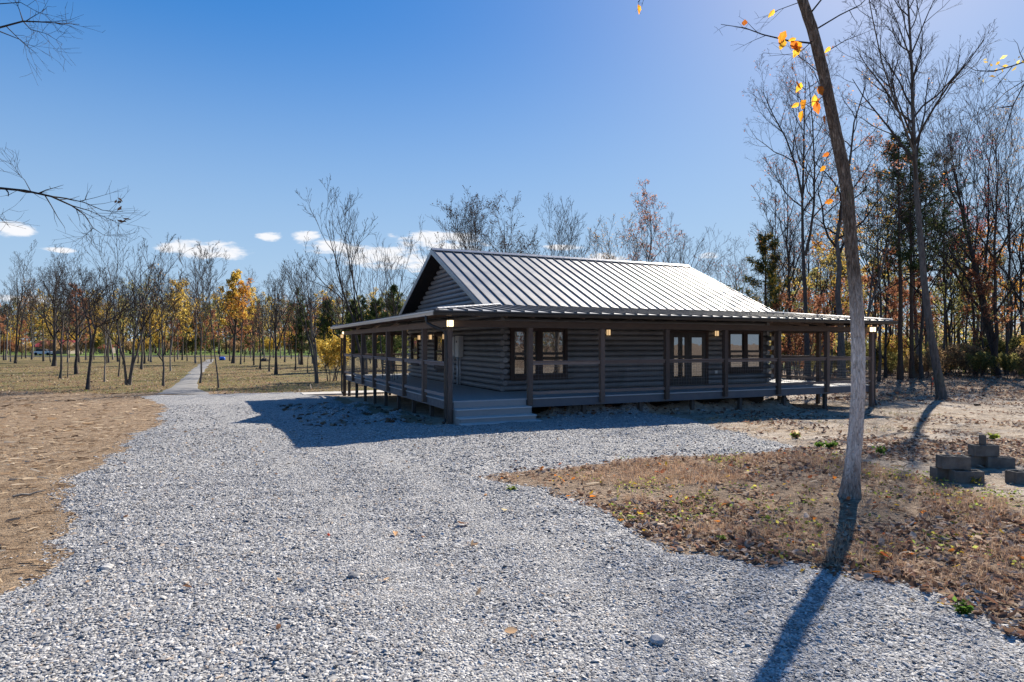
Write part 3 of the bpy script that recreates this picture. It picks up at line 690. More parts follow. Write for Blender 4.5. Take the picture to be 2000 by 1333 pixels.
    for y, r in ((6.42, .045), (6.15, .022), (6.9, .025)): MB().tube([(WX0-.08, y, ZD-.01), (WX0-.08, y, 1.68)], r, 10).build('conduit', 'conduit', mbx, None, True)
    return H
def empty_part(name, parent):
    o = bpy.data.objects.new(name, None); o.empty_display_size = .2; return link(o, parent)
HOUSE = build_house()
#@@PROPS
# ------------------------------------------------------------------ props
def build_props():
    rnd = random.Random(5)
    # black patio chairs by the left railing
    def chair(x, y, rz, label):
        t = empty('patio_chair', (x, y, ZD), label, 'chair', rz=rz)
        s = MB()
        for i in range(5): s.box(-.24, .24, -.22+i*.09, -.15+i*.09, .40, .42)
        s.box(-.25, -.22, -.24, .24, .38, .42).box(.22, .25, -.24, .24, .38, .42); s.build('seat', 'black_metal', t)
        bk = MB()
        for i in range(4): bk.box(-.23, .23, .25+i*.012, .27+i*.012, .50+i*.11, .57+i*.11)
        bk.build('backrest', 'black_metal', t)
        for sx in (-1, 1):
            MB().tube([(sx*.24, .22, .0), (sx*.24, .245, .42), (sx*.24, .31, .95)], .016, 8).build('leg', 'black_metal', t)
            MB().tube([(sx*.24, -.26, .0), (sx*.24, -.24, .40), (sx*.24, -.23, .62)], .016, 8).build('leg', 'black_metal', t)
            MB().tube([(sx*.24, -.25, .62), (sx*.24, .27, .64)], .018, 8).build('armrest', 'black_metal', t)
        return t
    chair(1.15, 11.6, R(100), 'black slatted patio chair facing the house behind the left porch rail')
    chair(1.35, 10.6, R(75), 'black slatted patio chair nearer the wall window on the left porch')
    # bench at the far right of the porch
    t = empty('porch_bench', (15.4, 4.6, ZD), 'low dark wooden bench on the sunny right end of the porch', 'bench', rz=R(90))
    for i in range(3): bevel(MB().box(-.55, .55, -.18+i*.125, -.07+i*.125, .40, .44).build('seat_slat', 'door_dark', t), .004)
    for sx in (-1, 1):
        for sy in (-1, 1): MB().box(sx*.48-.03, sx*.48+.03, sy*.13-.03, sy*.13+.03, 0, .399).build('leg', 'door_dark', t)
    # cinder blocks: two-core block 0.40 x 0.19 x 0.19
    def block_mesh(L_, cores=2, seed=0):
        bm = bmesh.new(); w, h, t = .19, .19, .03; r = random.Random(seed)
        def quadbox(x0, x1, y0, y1):
            m = MB().box(x0, x1, y0, y1, 0, h); vs = [bm.verts.new(v) for v in m.v]
            for f in m.f: bm.faces.new([vs[i] for i in f])
        hl = L_/2; quadbox(-hl, hl, -w/2, -w/2+t); quadbox(-hl, hl, w/2-t, w/2)
        for i in range(cores+1): x = -hl+i*(L_-t)/cores; quadbox(x, x+t, -w/2+t+.0005, w/2-t-.0005)
        me = bpy.data.meshes.new('cinder_block'); bm.to_mesh(me); bm.free(); me.materials.append(MATS['cinder']); return me
    bm2 = block_mesh(.40); bm1 = block_mesh(.2, 1)
    def blk(me, px, py, d, rz, label, z=None, tilt=(0, 0), dz=0):
        p = at(px, py, d); g = float(G(p.x, p.y)); o = bpy.data.objects.new('cinder_block', me)
        o.location = (p.x, p.y, (g if z is None else z)+dz); o.rotation_euler = (tilt[0], tilt[1], rz); link(o); bevel(o, .005, 1)
        tag(o, label, 'block', 'cinder blocks dumped beside the drive'); return o
    D = 9.3; g = .10
    face = -YAW
    a = blk(bm2, 1887, 930, D, face+R(-9), 'grey cinder block at the bottom front of the left stack', dz=-.01)
    b0 = blk(bm1, 1836, 925, D+.25, face+R(-5), 'half cinder block standing left of the bottom front block', dz=-.01)
    zt = max(a.location.z, b0.location.z)+.191
    blk(bm2, 1861, 880, D+.12, face+R(-4), 'grey cinder block resting across the top of the left stack', z=zt, tilt=(0, R(1.2)), dz=.003)
    c = blk(bm2, 1951, 900, D+1.35, face+R(-14), 'grey cinder block lying on the ground under the rear stack', dz=-.01)
    e0 = blk(bm2, 1905, 905, D+1.5, face+R(8), 'cinder block half hidden at the back of the left stack', dz=-.01)
    zt = max(c.location.z, e0.location.z)+.191
    d = blk(bm2, 1921, 880, D+1.42, face+R(-3), 'grey cinder block on top of the rear stack', z=zt, dz=.004)
    q = blk(bm1, 1919, 860, D+1.42, face+R(70), 'small broken cinder block piece standing up on the rear stack', z=zt+.196, dz=0); q.scale = (.45, .42, .85)
    blk(bm2, 1996, 930, D+.05, face+R(10), 'cinder block apart from the stacks at the right edge', dz=-.01)
    # survey stake with ribbon
    p, dd = ongr(1819, 776); s = empty('survey_stake', p, 'thin survey stake with an orange ribbon beside the leaning tree', 'stake')
    MB().box(-.015, .015, -.012, .012, -.1, .95).build('stick', 'pier_wood', s)
    v = []; f = []
    for i in range(8): z = .93-i*.06; w = .05+.04*math.sin(i*1.7); v += [(.02+.02*math.sin(i), -.02, z), (.02+w+.03*math.sin(i*2.1), -.03-.03*math.cos(i*1.3), z-.01)]
    for i in range(7): f.append((2*i, 2*i+1, 2*i+3, 2*i+2))
    mesh_obj('ribbon', v, f, 'ribbon', s)
    # far things: barn, shed, car, barrel, stump
    def barn(px, py, d, w, dp, h, rh, label, name='barn'):
        p = at(px, py, d); g = float(G(p.x, p.y)); t = empty(name, (p.x, p.y, g-.05), label, 'barn' if name == 'barn' else 'shed', rz=-YAW+R(8))
        MB().box(-w/2, w/2, -dp/2, dp/2, 0, h).build('wall', 'barn_wall', t)
        for s in (-1, 1): MB().prism([(-w/2-.4, s*(dp/2+.5), h-.15), (-w/2-.4, 0, h+rh), (-w/2-.4, 0, h+rh+.12), (-w/2-.4, s*(dp/2+.5), h-.03)], (w+.8, 0, 0)).build('roof', 'barn_red', t)
        for sx in (-1, 1): MB().prism([(sx*w/2, -dp/2, h), (sx*w/2, dp/2, h), (sx*w/2, 0, h+rh)], (-sx*.1, 0, 0)).build('gable', 'barn_wall', t)
        MB().box(-w*.12, w*.12, -dp/2-.06, -dp/2-.01, 0, h*.8).build('door', 'barn_red', t); MB().box(w*.25, w*.36, -dp/2-.05, -dp/2-.01, h*.4, h*.75).build('window', 'window_glass', t); MB().box(-w*.36, -w*.25, -dp/2-.05, -dp/2-.01, h*.4, h*.75).build('window', 'window_glass', t)
    barn(117, 690, 165, 7.5, 8, 2.0, 1.5, 'red roofed barn beyond the road at far left')
    barn(212, 690, 170, 3.0, 3.5, 1.5, .8, 'small red roofed shed to the right of the barn', 'shed')
    p, dd = ongr(434, 704); t = empty('barrel', (p.x, p.y, p.z+.27), 'bright blue plastic barrel lying by the end of the drive', 'barrel', rz=-YAW+R(6))
    MB().tube([(-.42, 0, 0), (-.40, 0, 0), (-.2, 0, 0), (0, 0, 0), (.2, 0, 0), (.38, 0, 0), (.42, 0, 0)], [.22, .26, .285, .275, .285, .26, .22], 18).build('body', 'blue_plastic', t, None, True)
    MB().tube([(.421, 0, .12), (.45, 0, .12)], .035, 8).build('bung', 'car_white', t); MB().tube([(-.12, 0, 0), (-.08, 0, 0)], .293, 18).build('hoop', 'blue_plastic', t); MB().tube([(.08, 0, 0), (.12, 0, 0)], .293, 18).build('hoop', 'blue_plastic', t)
    p, dd = ongr(516, 706.5); bm = bmesh.new(); bmesh.ops.create_icosphere(bm, subdivisions=3, radius=1)
    for v in bm.verts: v.co *= 1+.35*mnoise.noise(v.co*2.1)+.15*mnoise.noise(v.co*6); v.co = Vector((v.co.x*.62, v.co.y*.4, max(-.05, v.co.z*.5)))
    me = bpy.data.meshes.new('stump'); bm.to_mesh(me); bm.free(); me.materials.append(MATS['bark_dark']); o = bpy.data.objects.new('root_ball', me); o.location = p; link(o); tag(o, 'dark upturned root ball lying among the far trees', 'stump')
    p, dd = ongr(86, 694.5); t = empty('parked_car', p, 'white car parked beyond the field at far left', 'car', rz=-YAW+R(4))
    MB().prism([(-2.1, -.8, .35), (2.1, -.8, .35), (2.1, -.8, .85), (1.2, -.8, .95), (-2.0, -.8, .95)], (0, 1.6, 0)).build('body', 'car_white', t)
    MB().prism([(-1.5, -.72, .951), (1.0, -.72, .951), (.5, -.72, 1.45), (-1.1, -.72, 1.45)], (0, 1.44, 0)).build('cabin', 'black_metal', t)
    for sx in (-1.3, 1.3):
        for sy in (-.72, .72): MB().tube([(sx, sy-.1, .33), (sx, sy+.1, .33)], .33, 14).build('wheel', 'rubber', t)
build_props()
#@@TREES
# ------------------------------------------------------------------ trees
PAL = {'yellow': [(.60,.42,.08),(.70,.54,.15),(.50,.36,.08),(.58,.36,.06)], 'orange': [(.55,.24,.04),(.62,.33,.06),(.42,.17,.04)], 'russet': [(.36,.15,.08),(.28,.11,.065),(.42,.22,.12),(.22,.10,.065)],
       'red': [(.48,.10,.07),(.55,.17,.12),(.35,.08,.06)], 'tan': [(.36,.25,.15),(.28,.18,.10),(.42,.30,.16)], 'olive': [(.20,.20,.07),(.30,.27,.10),(.16,.17,.06),(.38,.32,.12)],
       'green': [(.06,.09,.03),(.10,.13,.045),(.045,.07,.025)], 'pine': [(.045,.068,.028),(.075,.10,.04),(.03,.05,.022)], 'dark': [(.05,.035,.03),(.035,.025,.02)],
       'pineyellow': [(.05,.072,.03),(.08,.10,.04),(.035,.055,.025),(.40,.27,.05)], 'brown': [(.22,.155,.11),(.29,.21,.15),(.17,.12,.09),(.25,.2,.16)]}
def leaf_arrays(P, size, pal, rng, fold=.25, flat=0., aspect=.5, jit=.0):
    """rhombic leaves at points P"""
    n = len(P); P = np.asarray(P, float)
    if jit: P = P+rng.normal(0, jit, (n, 3))
    a = rng.normal(0, 1, (n, 3)); a[:, 2] *= (1-flat); a /= np.linalg.norm(a, axis=1)[:, None]+1e-9
    b = rng.normal(0, 1, (n, 3)); b[:, 2] *= (1-flat); b -= (b*a).sum(1)[:, None]*a; b /= np.linalg.norm(b, axis=1)[:, None]+1e-9
    c = np.cross(a, b); L = (size*rng.uniform(.6, 1.3, n))[:, None]; W = L*aspect
    V = np.stack([P, P+a*L*.5+b*W*.5+c*L*fold*.4, P+a*L, P+a*L*.5-b*W*.5+c*L*fold*.4], 1).reshape(-1, 3)
    i = np.arange(n)*4; Fq = np.stack([i, i+1, i+2, i+3], -1)
    pal = np.array(pal); col = pal[rng.integers(0, len(pal), n)]*rng.uniform(.7, 1.25, (n, 1)); col = np.repeat(col, 4, 0)
    return V, Fq, col
class Wood:
    """a branching skeleton; tubes are meshed in batches"""
    SID = {0: 9, 1: 6, 2: 4, 3: 3, 4: 3}; NPT = {1: 6, 2: 5, 3: 4, 4: 3}
    def __init__(s, seed, cnt=(12, 6, 5, 2), ang=(28, 55), l1=.42, ratio=.55, up=.10, wig=.13, rmin=.006, maxlev=4):
        s.r = random.Random(seed); s.br = {}; s.tips = []; s.cnt = cnt; s.ang = ang; s.l1 = l1; s.ratio = ratio; s.up = up; s.wig = wig; s.rmin = rmin; s.maxlev = maxlev
    def put(s, lev, pts, rad): s.br.setdefault((lev, len(pts)), []).append((pts, rad))
    def walk(s, p, d, L, n, wig, up):
        r = s.r; pts = [p]; st = L/(n-1); d = d.normalized()
        for _ in range(n-1):
            d = (d+Vector((r.gauss(0, wig), r.gauss(0, wig), r.gauss(0, wig)+up))).normalized(); p = p+d*st; pts.append(p)
        return pts
    def perp(s, d, ang, az):
        a = Vector((0, 0, 1)) if abs(d.z) < .95 else Vector((1, 0, 0)); u = d.cross(a).normalized(); w = d.cross(u)
        return (d*math.cos(ang)+(u*math.cos(az)+w*math.sin(az))*math.sin(ang)).normalized()
    def limbs(s, pts, rad, lev, first=.25, count=None, length=None, ang=None):
        """children of a path"""
        if lev > s.maxlev: return
        r = s.r; n = count if count is not None else s.cnt[lev-1]; az = r.uniform(0, 6.28); N = len(pts)-1
        tot = sum((pts[i+1]-pts[i]).length for i in range(N))
        for k in range(n):
            t = first+(1-first)*(k+r.random())/n; t = min(t, .985); q = t*N; i = min(int(q), N-1); u = q-i
            p = pts[i].lerp(pts[i+1], u); d = (pts[i+1]-pts[i]).normalized(); rr = rad[i]+(rad[i+1]-rad[i])*u
            az += 2.4+r.uniform(-.5, .5); A = R(r.uniform(*(ang or s.ang)))
            L = (length or tot*s.ratio)*(1.05-.6*(t-first)/(1-first+1e-6))*r.uniform(.7, 1.2)
            s.branch(p, s.perp(d, A, az), L, max(s.rmin, min(rr*.66, L*.027+.004)), lev)
    def branch(s, p, d, L, r0, lev):
        n = s.NPT[lev]; pts = s.walk(p, d, L, n, s.wig*(1.15 if lev > 1 else 1), s.up if lev < 4 else s.up*.3)
        r1 = max(s.rmin*.6, r0*.25); rad = [r0+(r1-r0)*i/(n-1) for i in range(n)]; s.put(lev, pts, rad)
        if lev >= s.maxlev-1: s.tips += [pts[-1], pts[-2]]
        s.limbs(pts, rad, lev+1)
    def trunk(s, pts, r0, r1=None, flare=1.35):
        n = len(pts); r1 = r1 or max(.01, r0*.12); rad = [(r0+(r1-r0)*(i/(n-1))**.9)*(flare if i == 0 else 1) for i in range(n)]; s.put(0, pts, rad); return rad
    def mesh(s, levs, name, mat, smooth=True):
        VV = []; FF = []; off = 0
        for (lev, n), lst in s.br.items():
            if lev not in levs: continue
            k = s.SID[lev]; P = np.array([[tuple(p) for p in b[0]] for b in lst]); Rr = np.array([b[1] for b in lst]); B = len(lst)
            T = np.empty_like(P); T[:, 1:-1] = P[:, 2:]-P[:, :-2]; T[:, 0] = P[:, 1]-P[:, 0]; T[:, -1] = P[:, -1]-P[:, -2]; T /= np.linalg.norm(T, axis=2)[..., None]+1e-9
            m = T.mean(1); ref = np.where((np.abs(m[:, 2]) < .8)[:, None], np.array([0, 0, 1.]), np.array([1., 0, 0]))[:, None, :]
            U = np.cross(T, ref); U /= np.linalg.norm(U, axis=2)[..., None]+1e-9; Wv = np.cross(T, U)
            q = 2*np.pi*np.arange(k)/k
            V = P[:, :, None, :]+(U[:, :, None, :]*np.cos(q)[None, None, :, None]+Wv[:, :, None, :]*np.sin(q)[None, None, :, None])*Rr[:, :, None, None]
            idx = np.arange(B*n*k).reshape(B, n, k)+off; nx = np.roll(idx, -1, 2)
            FF.append(np.stack([idx[:, :-1], nx[:, :-1], nx[:, 1:], idx[:, 1:]], -1).reshape(-1, 4)); VV.append(V.reshape(-1, 3)); off += B*n*k
        if not VV: return None
        return np_mesh(name, np.concatenate(VV), FF, mat, smooth)
def assemble(name, loc, wood, label, cat='tree', group=None, bark='bark_grey', leaves=None, rz=0, twig='twig'):
    t = empty(name, loc, label, cat, group, rz)
    link(bpy.data.objects.new('trunk', wood.mesh((0,), 'trunk', bark)), t)
    c = wood.mesh((1, 2, 3, 4), 'crown', twig)
    if c: link(bpy.data.objects.new('crown', c), t)
    if leaves:
        V, Fq, col = leaves; link(bpy.data.objects.new('foliage', np_mesh('foliage', V, [Fq], 'leaf', False, col)), t)
    return t
def tip_leaves(w, frac, size, pal, seed, jit=.08, zr=None):
    rng = np.random.default_rng(seed); P = np.array([tuple(p) for p in w.tips])
    if zr: P = P[(P[:, 2] > zr[0]) & (P[:, 2] < zr[1])]
    n = int(len(P)*frac)
    if n == 0 or len(P) == 0: return None
    P = P[rng.integers(0, len(P), n)]; return leaf_arrays(P, size, PAL[pal], rng, jit=jit)
def bent(h, lean, seed, n=11, wig=.02, sag=0):
    r = random.Random(seed); pts = []; ox = oy = 0
    for i in range(n):
        t = i/(n-1); pts.append(Vector((lean[0]*t**1.2+ox, lean[1]*t**1.2+oy, h*t))); ox += r.gauss(0, wig*h*.3); oy += r.gauss(0, wig*h*.3)
    return pts
STY = {  # limb counts, angles, first limb height, limb length
    'vase':   dict(cnt=(12, 6, 5, 2), ang=(18, 42), first=.26, l1=.55, up=.13, wig=.11, top=.82),
    'round':  dict(cnt=(13, 6, 5, 2), ang=(28, 62), first=.28, l1=.46, up=.12, wig=.14, top=.85),
    'slim':   dict(cnt=(13, 5, 4, 2), ang=(18, 48), first=.38, l1=.30, up=.14, wig=.12, top=.97),
    'tall':   dict(cnt=(15, 6, 4, 2), ang=(22, 50), first=.36, l1=.34, up=.13, wig=.12, top=.96),
    'thin':   dict(cnt=(9, 5, 4, 2), ang=(16, 40), first=.30, l1=.50, up=.12, wig=.13, top=.85),
    'sparse': dict(cnt=(9, 5, 4, 2), ang=(25, 60), first=.40, l1=.36, up=.08, wig=.16, top=.95)}
def bare(name, loc, h, dia, style, seed, label, group=None, bark='bark_grey', lean=(0, 0), stems=1, leaf=None, cat='tree', fork=None, low=None, detail=1., wig=.02, leafz=None):
    st = STY[style]; w = Wood(seed, tuple(max(1, int(round(c*detail))) for c in st['cnt']), st['ang'], up=st['up'], wig=st['wig'], rmin=.008 if h < 12 else .011)
    rr = random.Random(seed*7+1)
    for k in range(stems):
        a = rr.uniform(0, 6.28); ln = (lean[0]+(h*.14*math.cos(a+2.1*k) if stems > 1 else 0), lean[1]+(h*.14*math.sin(a+2.1*k) if stems > 1 else 0))
        hh = h*st['top']*(1 if k == 0 else rr.uniform(.8, .97)); pts = bent(hh, ln, seed+k*31, 11, wig)
        if stems > 1: pts = [p+Vector((dia*.35*math.cos(a+2.1*k), dia*.35*math.sin(a+2.1*k), 0)) for p in pts]
        pts[0] = pts[0]-Vector((0, 0, .06)); r0 = dia/2*(1 if k == 0 else .8); rad = w.trunk(pts, r0)
        w.limbs(pts, rad, 1, (low if low is not None else st['first']), int(w.cnt[0]*(1 if stems == 1 else .7)), h*st['l1'])
        if fork:
            for (ft, fa, faz, fl) in fork:
                i = int(ft*10); d = (pts[i+1]-pts[i]).normalized(); p2 = w.walk(pts[i], w.perp(d, R(fa), faz), h*fl, 8, .07, .12); r2 = w.trunk(p2, rad[i]*.72, None, 1.0); w.limbs(p2, r2, 1, .3, int(w.cnt[0]*.6), h*st['l1']*.7)
    lv = tip_leaves(w, leaf[1], leaf[2], leaf[0], seed, zr=leafz) if leaf else None
    return assemble(name, loc, w, label, cat, group, bark, lv, rr.uniform(0, 6.28) if lean == (0, 0) and not fork else 0)
def pine(name, loc, h, dia, seed, label, group=None, first=.4, spread=.2, pal='pine', cat='tree', dens=1., tilt=(0, 0)):
    w = Wood(seed, (1, 1, 1, 1), rmin=.01); pts = bent(h, tilt, seed, 11, .006); pts[0] = pts[0]-Vector((0, 0, .06)); rad = w.trunk(pts, dia/2, .03); r = w.r; T = []
    z = first*h; az = 0
    while z < h*.985:
        t = (z/h-first)/(1-first); Lb = h*spread*(1-t)**.75*(.55+.45*min(1, t*4+.35))+.25
        i = min(int(z/h*10), 9); u = z/h*10-i; p = pts[i].lerp(pts[i+1], u)
        for k in range(r.choice((2, 3, 3, 4))):
            if r.random() < .3: continue
            az += 2.1+r.uniform(-.5, .5); L = Lb*r.uniform(.6, 1.2); d = Vector((math.cos(az), math.sin(az), r.uniform(.0, .35)+.5*t))
            q = w.walk(p, d, L, 6, .07, .02); w.put(1, q, [max(.008, L*.016*(1-j/6)) for j in range(6)])
            for j in range(2, 6):
                T.append(q[j])
                for m in range(int((3 if L > .8 else 2)*dens)):
                    e = w.walk(q[j], Vector((r.gauss(0, 1), r.gauss(0, 1), r.uniform(0, .7)))+d.normalized()*.8, L*r.uniform(.15, .34), 3, .1, .05); w.put(4, e, [.008, .006, .004]); T += e[1:]
        z += h*.022*r.uniform(.7, 1.3)+.10
    rng = np.random.default_rng(seed); P = np.repeat(np.array([tuple(p) for p in T]), 5, 0)
    V, Fq, col = leaf_arrays(P, .30, PAL[pal], rng, fold=.1, aspect=.22, jit=.05)
    V[:, 2] += 0
    t = empty(name, loc, label, cat, group, r.uniform(0, 6.28) if tilt == (0, 0) else 0)
    link(bpy.data.objects.new('trunk', w.mesh((0,), 'trunk', 'bark_pine')), t); link(bpy.data.objects.new('branches', w.mesh((1, 4), 'branches', 'twig')), t)
    link(bpy.data.objects.new('needles', np_mesh('needles', V, [Fq], 'needle', False, col)), t); return t
def shrub(name, loc, h, wd, seed, pal, label, group=None, n=9, leaves=5.0, size=.09, cat='shrub'):
    w = Wood(seed, (5, 4, 3, 1), (20, 55), up=.1, wig=.15, maxlev=3, rmin=.004); r = w.r
    for k in range(n):
        a = 2.4*k; d = Vector((math.cos(a)*wd/h*.55*r.random(), math.sin(a)*wd/h*.55*r.random(), 1)); p = w.walk(Vector((.12*wd*math.cos(a), .12*wd*math.sin(a), -.05)), d, h*r.uniform(.65, 1), 7, .08, .04)
        rd = w.trunk(p, .012+.008*h*r.random(), None, 1.1); w.limbs(p, rd, 1, .2, 7, wd*.38)
    return assemble(name, loc, w, label, cat, group, 'bark_grey', tip_leaves(w, leaves, size, pal, seed, .10), 0)
def mast(px, py, pyt, d=None):
    """ground point, depth and height for a tree seen from (px,py) up to row pyt"""
    if d is None: p, d = ongr(px, py)
    else:
        v = ray(px, 672.6); x, y = CX+v.x*d, CY+v.y*d; p = Vector((x, y, float(G(x, y))))
    return p, d, (672.6-pyt)/F*d+CZ-p.z
def cl(dx_px, d, deep=0.): k = dx_px/F*d; return (k*CS+deep*SN, -k*SN+deep*CS)    # lean seen as a sideways shift in the picture
def build_trees():
    # --- the field on the left, read off one by one: base px, base py, top py, lean px, trunk px, style, bark, stems, leaf, label
    gF = 'trees standing in the field left of the house'
    L = [
     (30, 710, 498, 22, 5, 'slim', 'bark_dark', 2, None, 'tall dark twin-stemmed tree at the far left of the field'),
     (12, 704, 560, 6, 4, 'slim', 'bark_pale', 1, None, 'pale thin tree at the left edge of the picture'),
     (62, 703, 560, -4, 4, 'slim', 'bark_grey', 1, ('tan', .3, .2), 'small tree with a few tan leaves left of the barn'),
     (105, 716, 512, 4, 9, 'round', 'bark_dark', 1, None, 'thick dark trunked tree behind the slim mottled tree at left'),
     (117, 741, 500, 4, 6, 'vase', 'bark_grey', 1, None, 'mottled grey tree with wide fan crown, third row at left'),
     (132, 738, 600, 2, 2.5, 'slim', 'bark_grey', 1, None, 'very thin sapling between two fan crowned trees at left'),
     (149, 731, 520, -4, 8, 'round', 'bark_dark', 1, None, 'dark tree with flared root base left of the forked tree'),
     (204, 747, 566, -3, 4, 'slim', 'bark_pale', 1, None, 'straight pale sapling just right of the low forked tree'),
     (231, 737, 600, 7, 4, 'slim', 'bark_grey', 1, ('olive', .25, .12), 'thin tree leaning right beside the tall multi-stemmed tree'),
     (250, 752, 449, 6, 8, 'thin', 'bark_grey', 3, None, 'tallest multi-stemmed bare tree on the left field'),
     (276, 722, 540, 4, 6, 'round', 'bark_grey', 1, ('olive', .5, .15), 'wavy trunked tree with some olive leaves behind the tall tree'),
     (319, 755, 542, -3, 6, 'vase', 'bark_grey', 1, ('tan', .12, .12), 'bare tree at the left edge of the path'),
     (333, 725, 560, 14, 4, 'slim', 'bark_pale', 1, ('yellow', 1.2, .16), 'tree leaning right with yellow leaves beside the path'),
     (391, 750, 500, -2, 5, 'vase', 'bark_grey', 1, None, 'slender forked tree on the right edge of the path'),
     (427, 757, 497, -34, 4, 'slim', 'bark_grey', 1, None, 'slender curved tree leaning left over the path'),
     (470, 712, 560, 0, 4, 'slim', 'bark_grey', 1, ('orange', 1.0, .2), 'slim tree with orange leaves right of the golden tree'),
     (508, 721, 585, 0, 4, 'slim', 'bark_dark', 1, None, 'thin dark tree near the upturned root ball'),
     (539, 732, 530, 4, 8, 'vase', 'bark_dark', 1, None, 'dark straight trunk with fan crown in mid field'),
     (577, 724, 575, 0, 4, 'slim', 'bark_dark', 1, ('green', .5, .14), 'thin dark tree with some green left of the clump by the porch'),
     (620, 750, 499, -6, 8, 'thin', 'bark_grey', 3, None, 'big clump of bare grey stems left of the yellow bush'),
     (526, 726, 560, 6, 4, 'slim', 'bark_grey', 1, None, 'grey thin tree just left of the dark straight trunk'),
     (600, 730, 640, 8, 2.5, 'sparse', 'bark_grey', 1, None, 'crooked little sapling left of the big stem clump'),
     (168, 704, 590, 4, 4, 'slim', 'bark_pale', 1, ('brown', .4, .2), 'distant pale tree behind the forked tree'),
     (222, 703, 575, -5, 4, 'slim', 'bark_pale', 2, ('yellow', .3, .2), 'distant pale twin stem tree with thin yellow crown'),
     (290, 706, 600, 3, 4, 'round', 'bark_pale', 1, ('yellow', 1.3, .22), 'far yellow leaved tree behind the wavy trunk'),
     (356, 704, 566, 2, 4, 'slim', 'bark_grey', 1, ('yellow', 1.4, .22), 'far golden tree left of the path end'),
     (495, 706, 600, 0, 4, 'slim', 'bark_grey', 1, ('russet', .6, .2), 'far russet tree left of the root ball'),
     (556, 708, 590, -3, 4, 'slim', 'bark_grey', 1, ('brown', .5, .2), 'far brownish tree between the dark trunks'),
     (648, 716, 560, 0, 5, 'slim', 'bark_pale', 1, None, 'pale far tree seen behind the yellow bush')]
    for i, (bx, by, ty, ln, wpx, sty, bark, stems, leaf, label) in enumerate(L):
        p, d, h = mast(bx, by, ty); bare('bare_tree' if not leaf else 'autumn_tree', p, h, wpx*.78/F*d, sty, 100+i, label, gF, bark, cl(ln, d), stems, leaf, wig=.018)
    # the low forked tree near the soil edge
    p, d, h = mast(171, 761, 540); k = d/F
    w = Wood(301, (11, 6, 5, 3), (22, 55), up=.11, wig=.14)
    def pp(pl, deep=0): return [at(x, y, d+q*deep)-p for q, (x, y) in zip(np.linspace(0, 1, len(pl)), pl)]
    main = pp([(171, 763), (173, 735), (177, 700), (178, 665), (174, 633), (164, 605), (160, 580), (163, 556)], .8); ra = w.trunk(main, 3.4*k, .02); w.limbs(main, ra, 1, .55, 9, h*.33)
    s2 = pp([(177, 690), (183, 660), (188, 640), (205, 630), (228, 617), (243, 605), (262, 590)], -1.5); rb = w.trunk(s2, 2.4*k, .02, 1); w.limbs(s2, rb, 1, .25, 10, h*.36)
    s3 = pp([(186, 645), (180, 628), (176, 612), (188, 590), (200, 570), (214, 555)], 1.); rc = w.trunk(s3, 1.8*k, .02, 1); w.limbs(s3, rc, 1, .2, 9, h*.32)
    assemble('bare_tree', p, w, 'near dark tree forking low with a long limb to the right', 'tree', gF, 'bark_dark')
    # golden tree and yellow bush
    p, d, h = mast(455, 710, 548); bare('golden_tree', p, h, .45, 'tall', 320, 'bright golden leaved tree in the field beyond the path', gF, 'bark_dark', leaf=('yellow', 3.2, .26), low=.3)
    p, d, h = mast(648, 745, 648); shrub('yellow_bush', p, h, 2.6, 321, 'yellow', 'bushy yellow leaved small tree beside the far left porch corner', None, 8, 3.2, .12)
    # --- behind the house
    gB = 'trees behind the house'
    Bk = [(716, 385, 45, -34, 7, 'thin', 2, None, 'tall bare vase-shaped tree rising left of the gable'), (752, 462, 42, 20, 5, 'thin', 2, None, 'bare tree touching the left slope of the gable'),
          (671, 505, 55, 3, 5, 'slim', 1, None, 'thin bare tree left of the tall vase-shaped tree'), (905, 440, 54, -6, 6, 'vase', 1, None, 'leftmost bare crown over the ridge'),
          (948, 390, 52, -10, 7, 'vase', 2, ('dark', .22, .16), 'tall dark-speckled crown over the left part of the ridge'), (1000, 394, 54, 10, 7, 'round', 2, ('dark', .3, .16), 'tall rounded dark crown right beside the tallest over the ridge'),
          (1085, 420, 55, -5, 5, 'vase', 1, None, 'thin bare crown over the middle of the ridge'), (1112, 446, 52, 8, 5, 'vase', 1, None, 'short bare crown just right of the ridge middle'),
          (1202, 452, 54, -3, 5, 'vase', 1, ('tan', .5, .13), 'small tan-leaved crown over the ridge'), (1262, 398, 52, 0, 6, 'tall', 1, ('russet', .8, .15), 'upright russet leaved crown over the right part of the ridge'),
          (1318, 452, 50, 6, 6, 'vase', 2, None, 'fan of bare branches over the right end of the ridge'), (1405, 500, 56, -6, 5, 'round', 1, ('russet', .12, .13), 'low bare crown right of the roof end'),
          (1440, 484, 58, 6, 5, 'round', 1, None, 'twiggy crown left of the dark cedar')]
    for i, (px, ty, d, ln, wpx, sty, stems, leaf, label) in enumerate(Bk):
        p, d, h = mast(px, 0, ty, d); bare('bare_tree' if not leaf else 'autumn_tree', p, h, wpx/F*d, sty, 400+i, label, gB, 'bark_dark', cl(ln, d), stems, leaf)
    for i, (px, ty, d, sp, fr, lab) in enumerate(((690, 590, 62, .24, .15, 'green pine behind the left corner of the porch roof'), (770, 560, 66, .22, .15, 'green pine just left of the gable foot'), (735, 585, 70, .24, .12, 'green pine between two others left of the gable'), (640, 590, 75, .2, .2, 'far green pine above the yellow bush'), (590, 600, 80, .2, .2, 'far green pine behind the stem clump'), (1420, 560, 60, .2, .1, 'dark pine behind the right roof slope'))):
        p, d, h = mast(px, 0, ty, d); pine('pine_tree', p, h, .3, 430+i, lab, gB, fr, sp, 'green' if px < 800 else 'pine')
    # --- right-hand wood
    gR = 'trees of the wood right of the house'
    p, d, h = mast(1495, 0, 452, 46); pine('cedar_tree', p, h, .32, 450, 'dark cedar tipped with yellow leaves right of the roof', gR, .14, .21, 'pineyellow', dens=1.0)
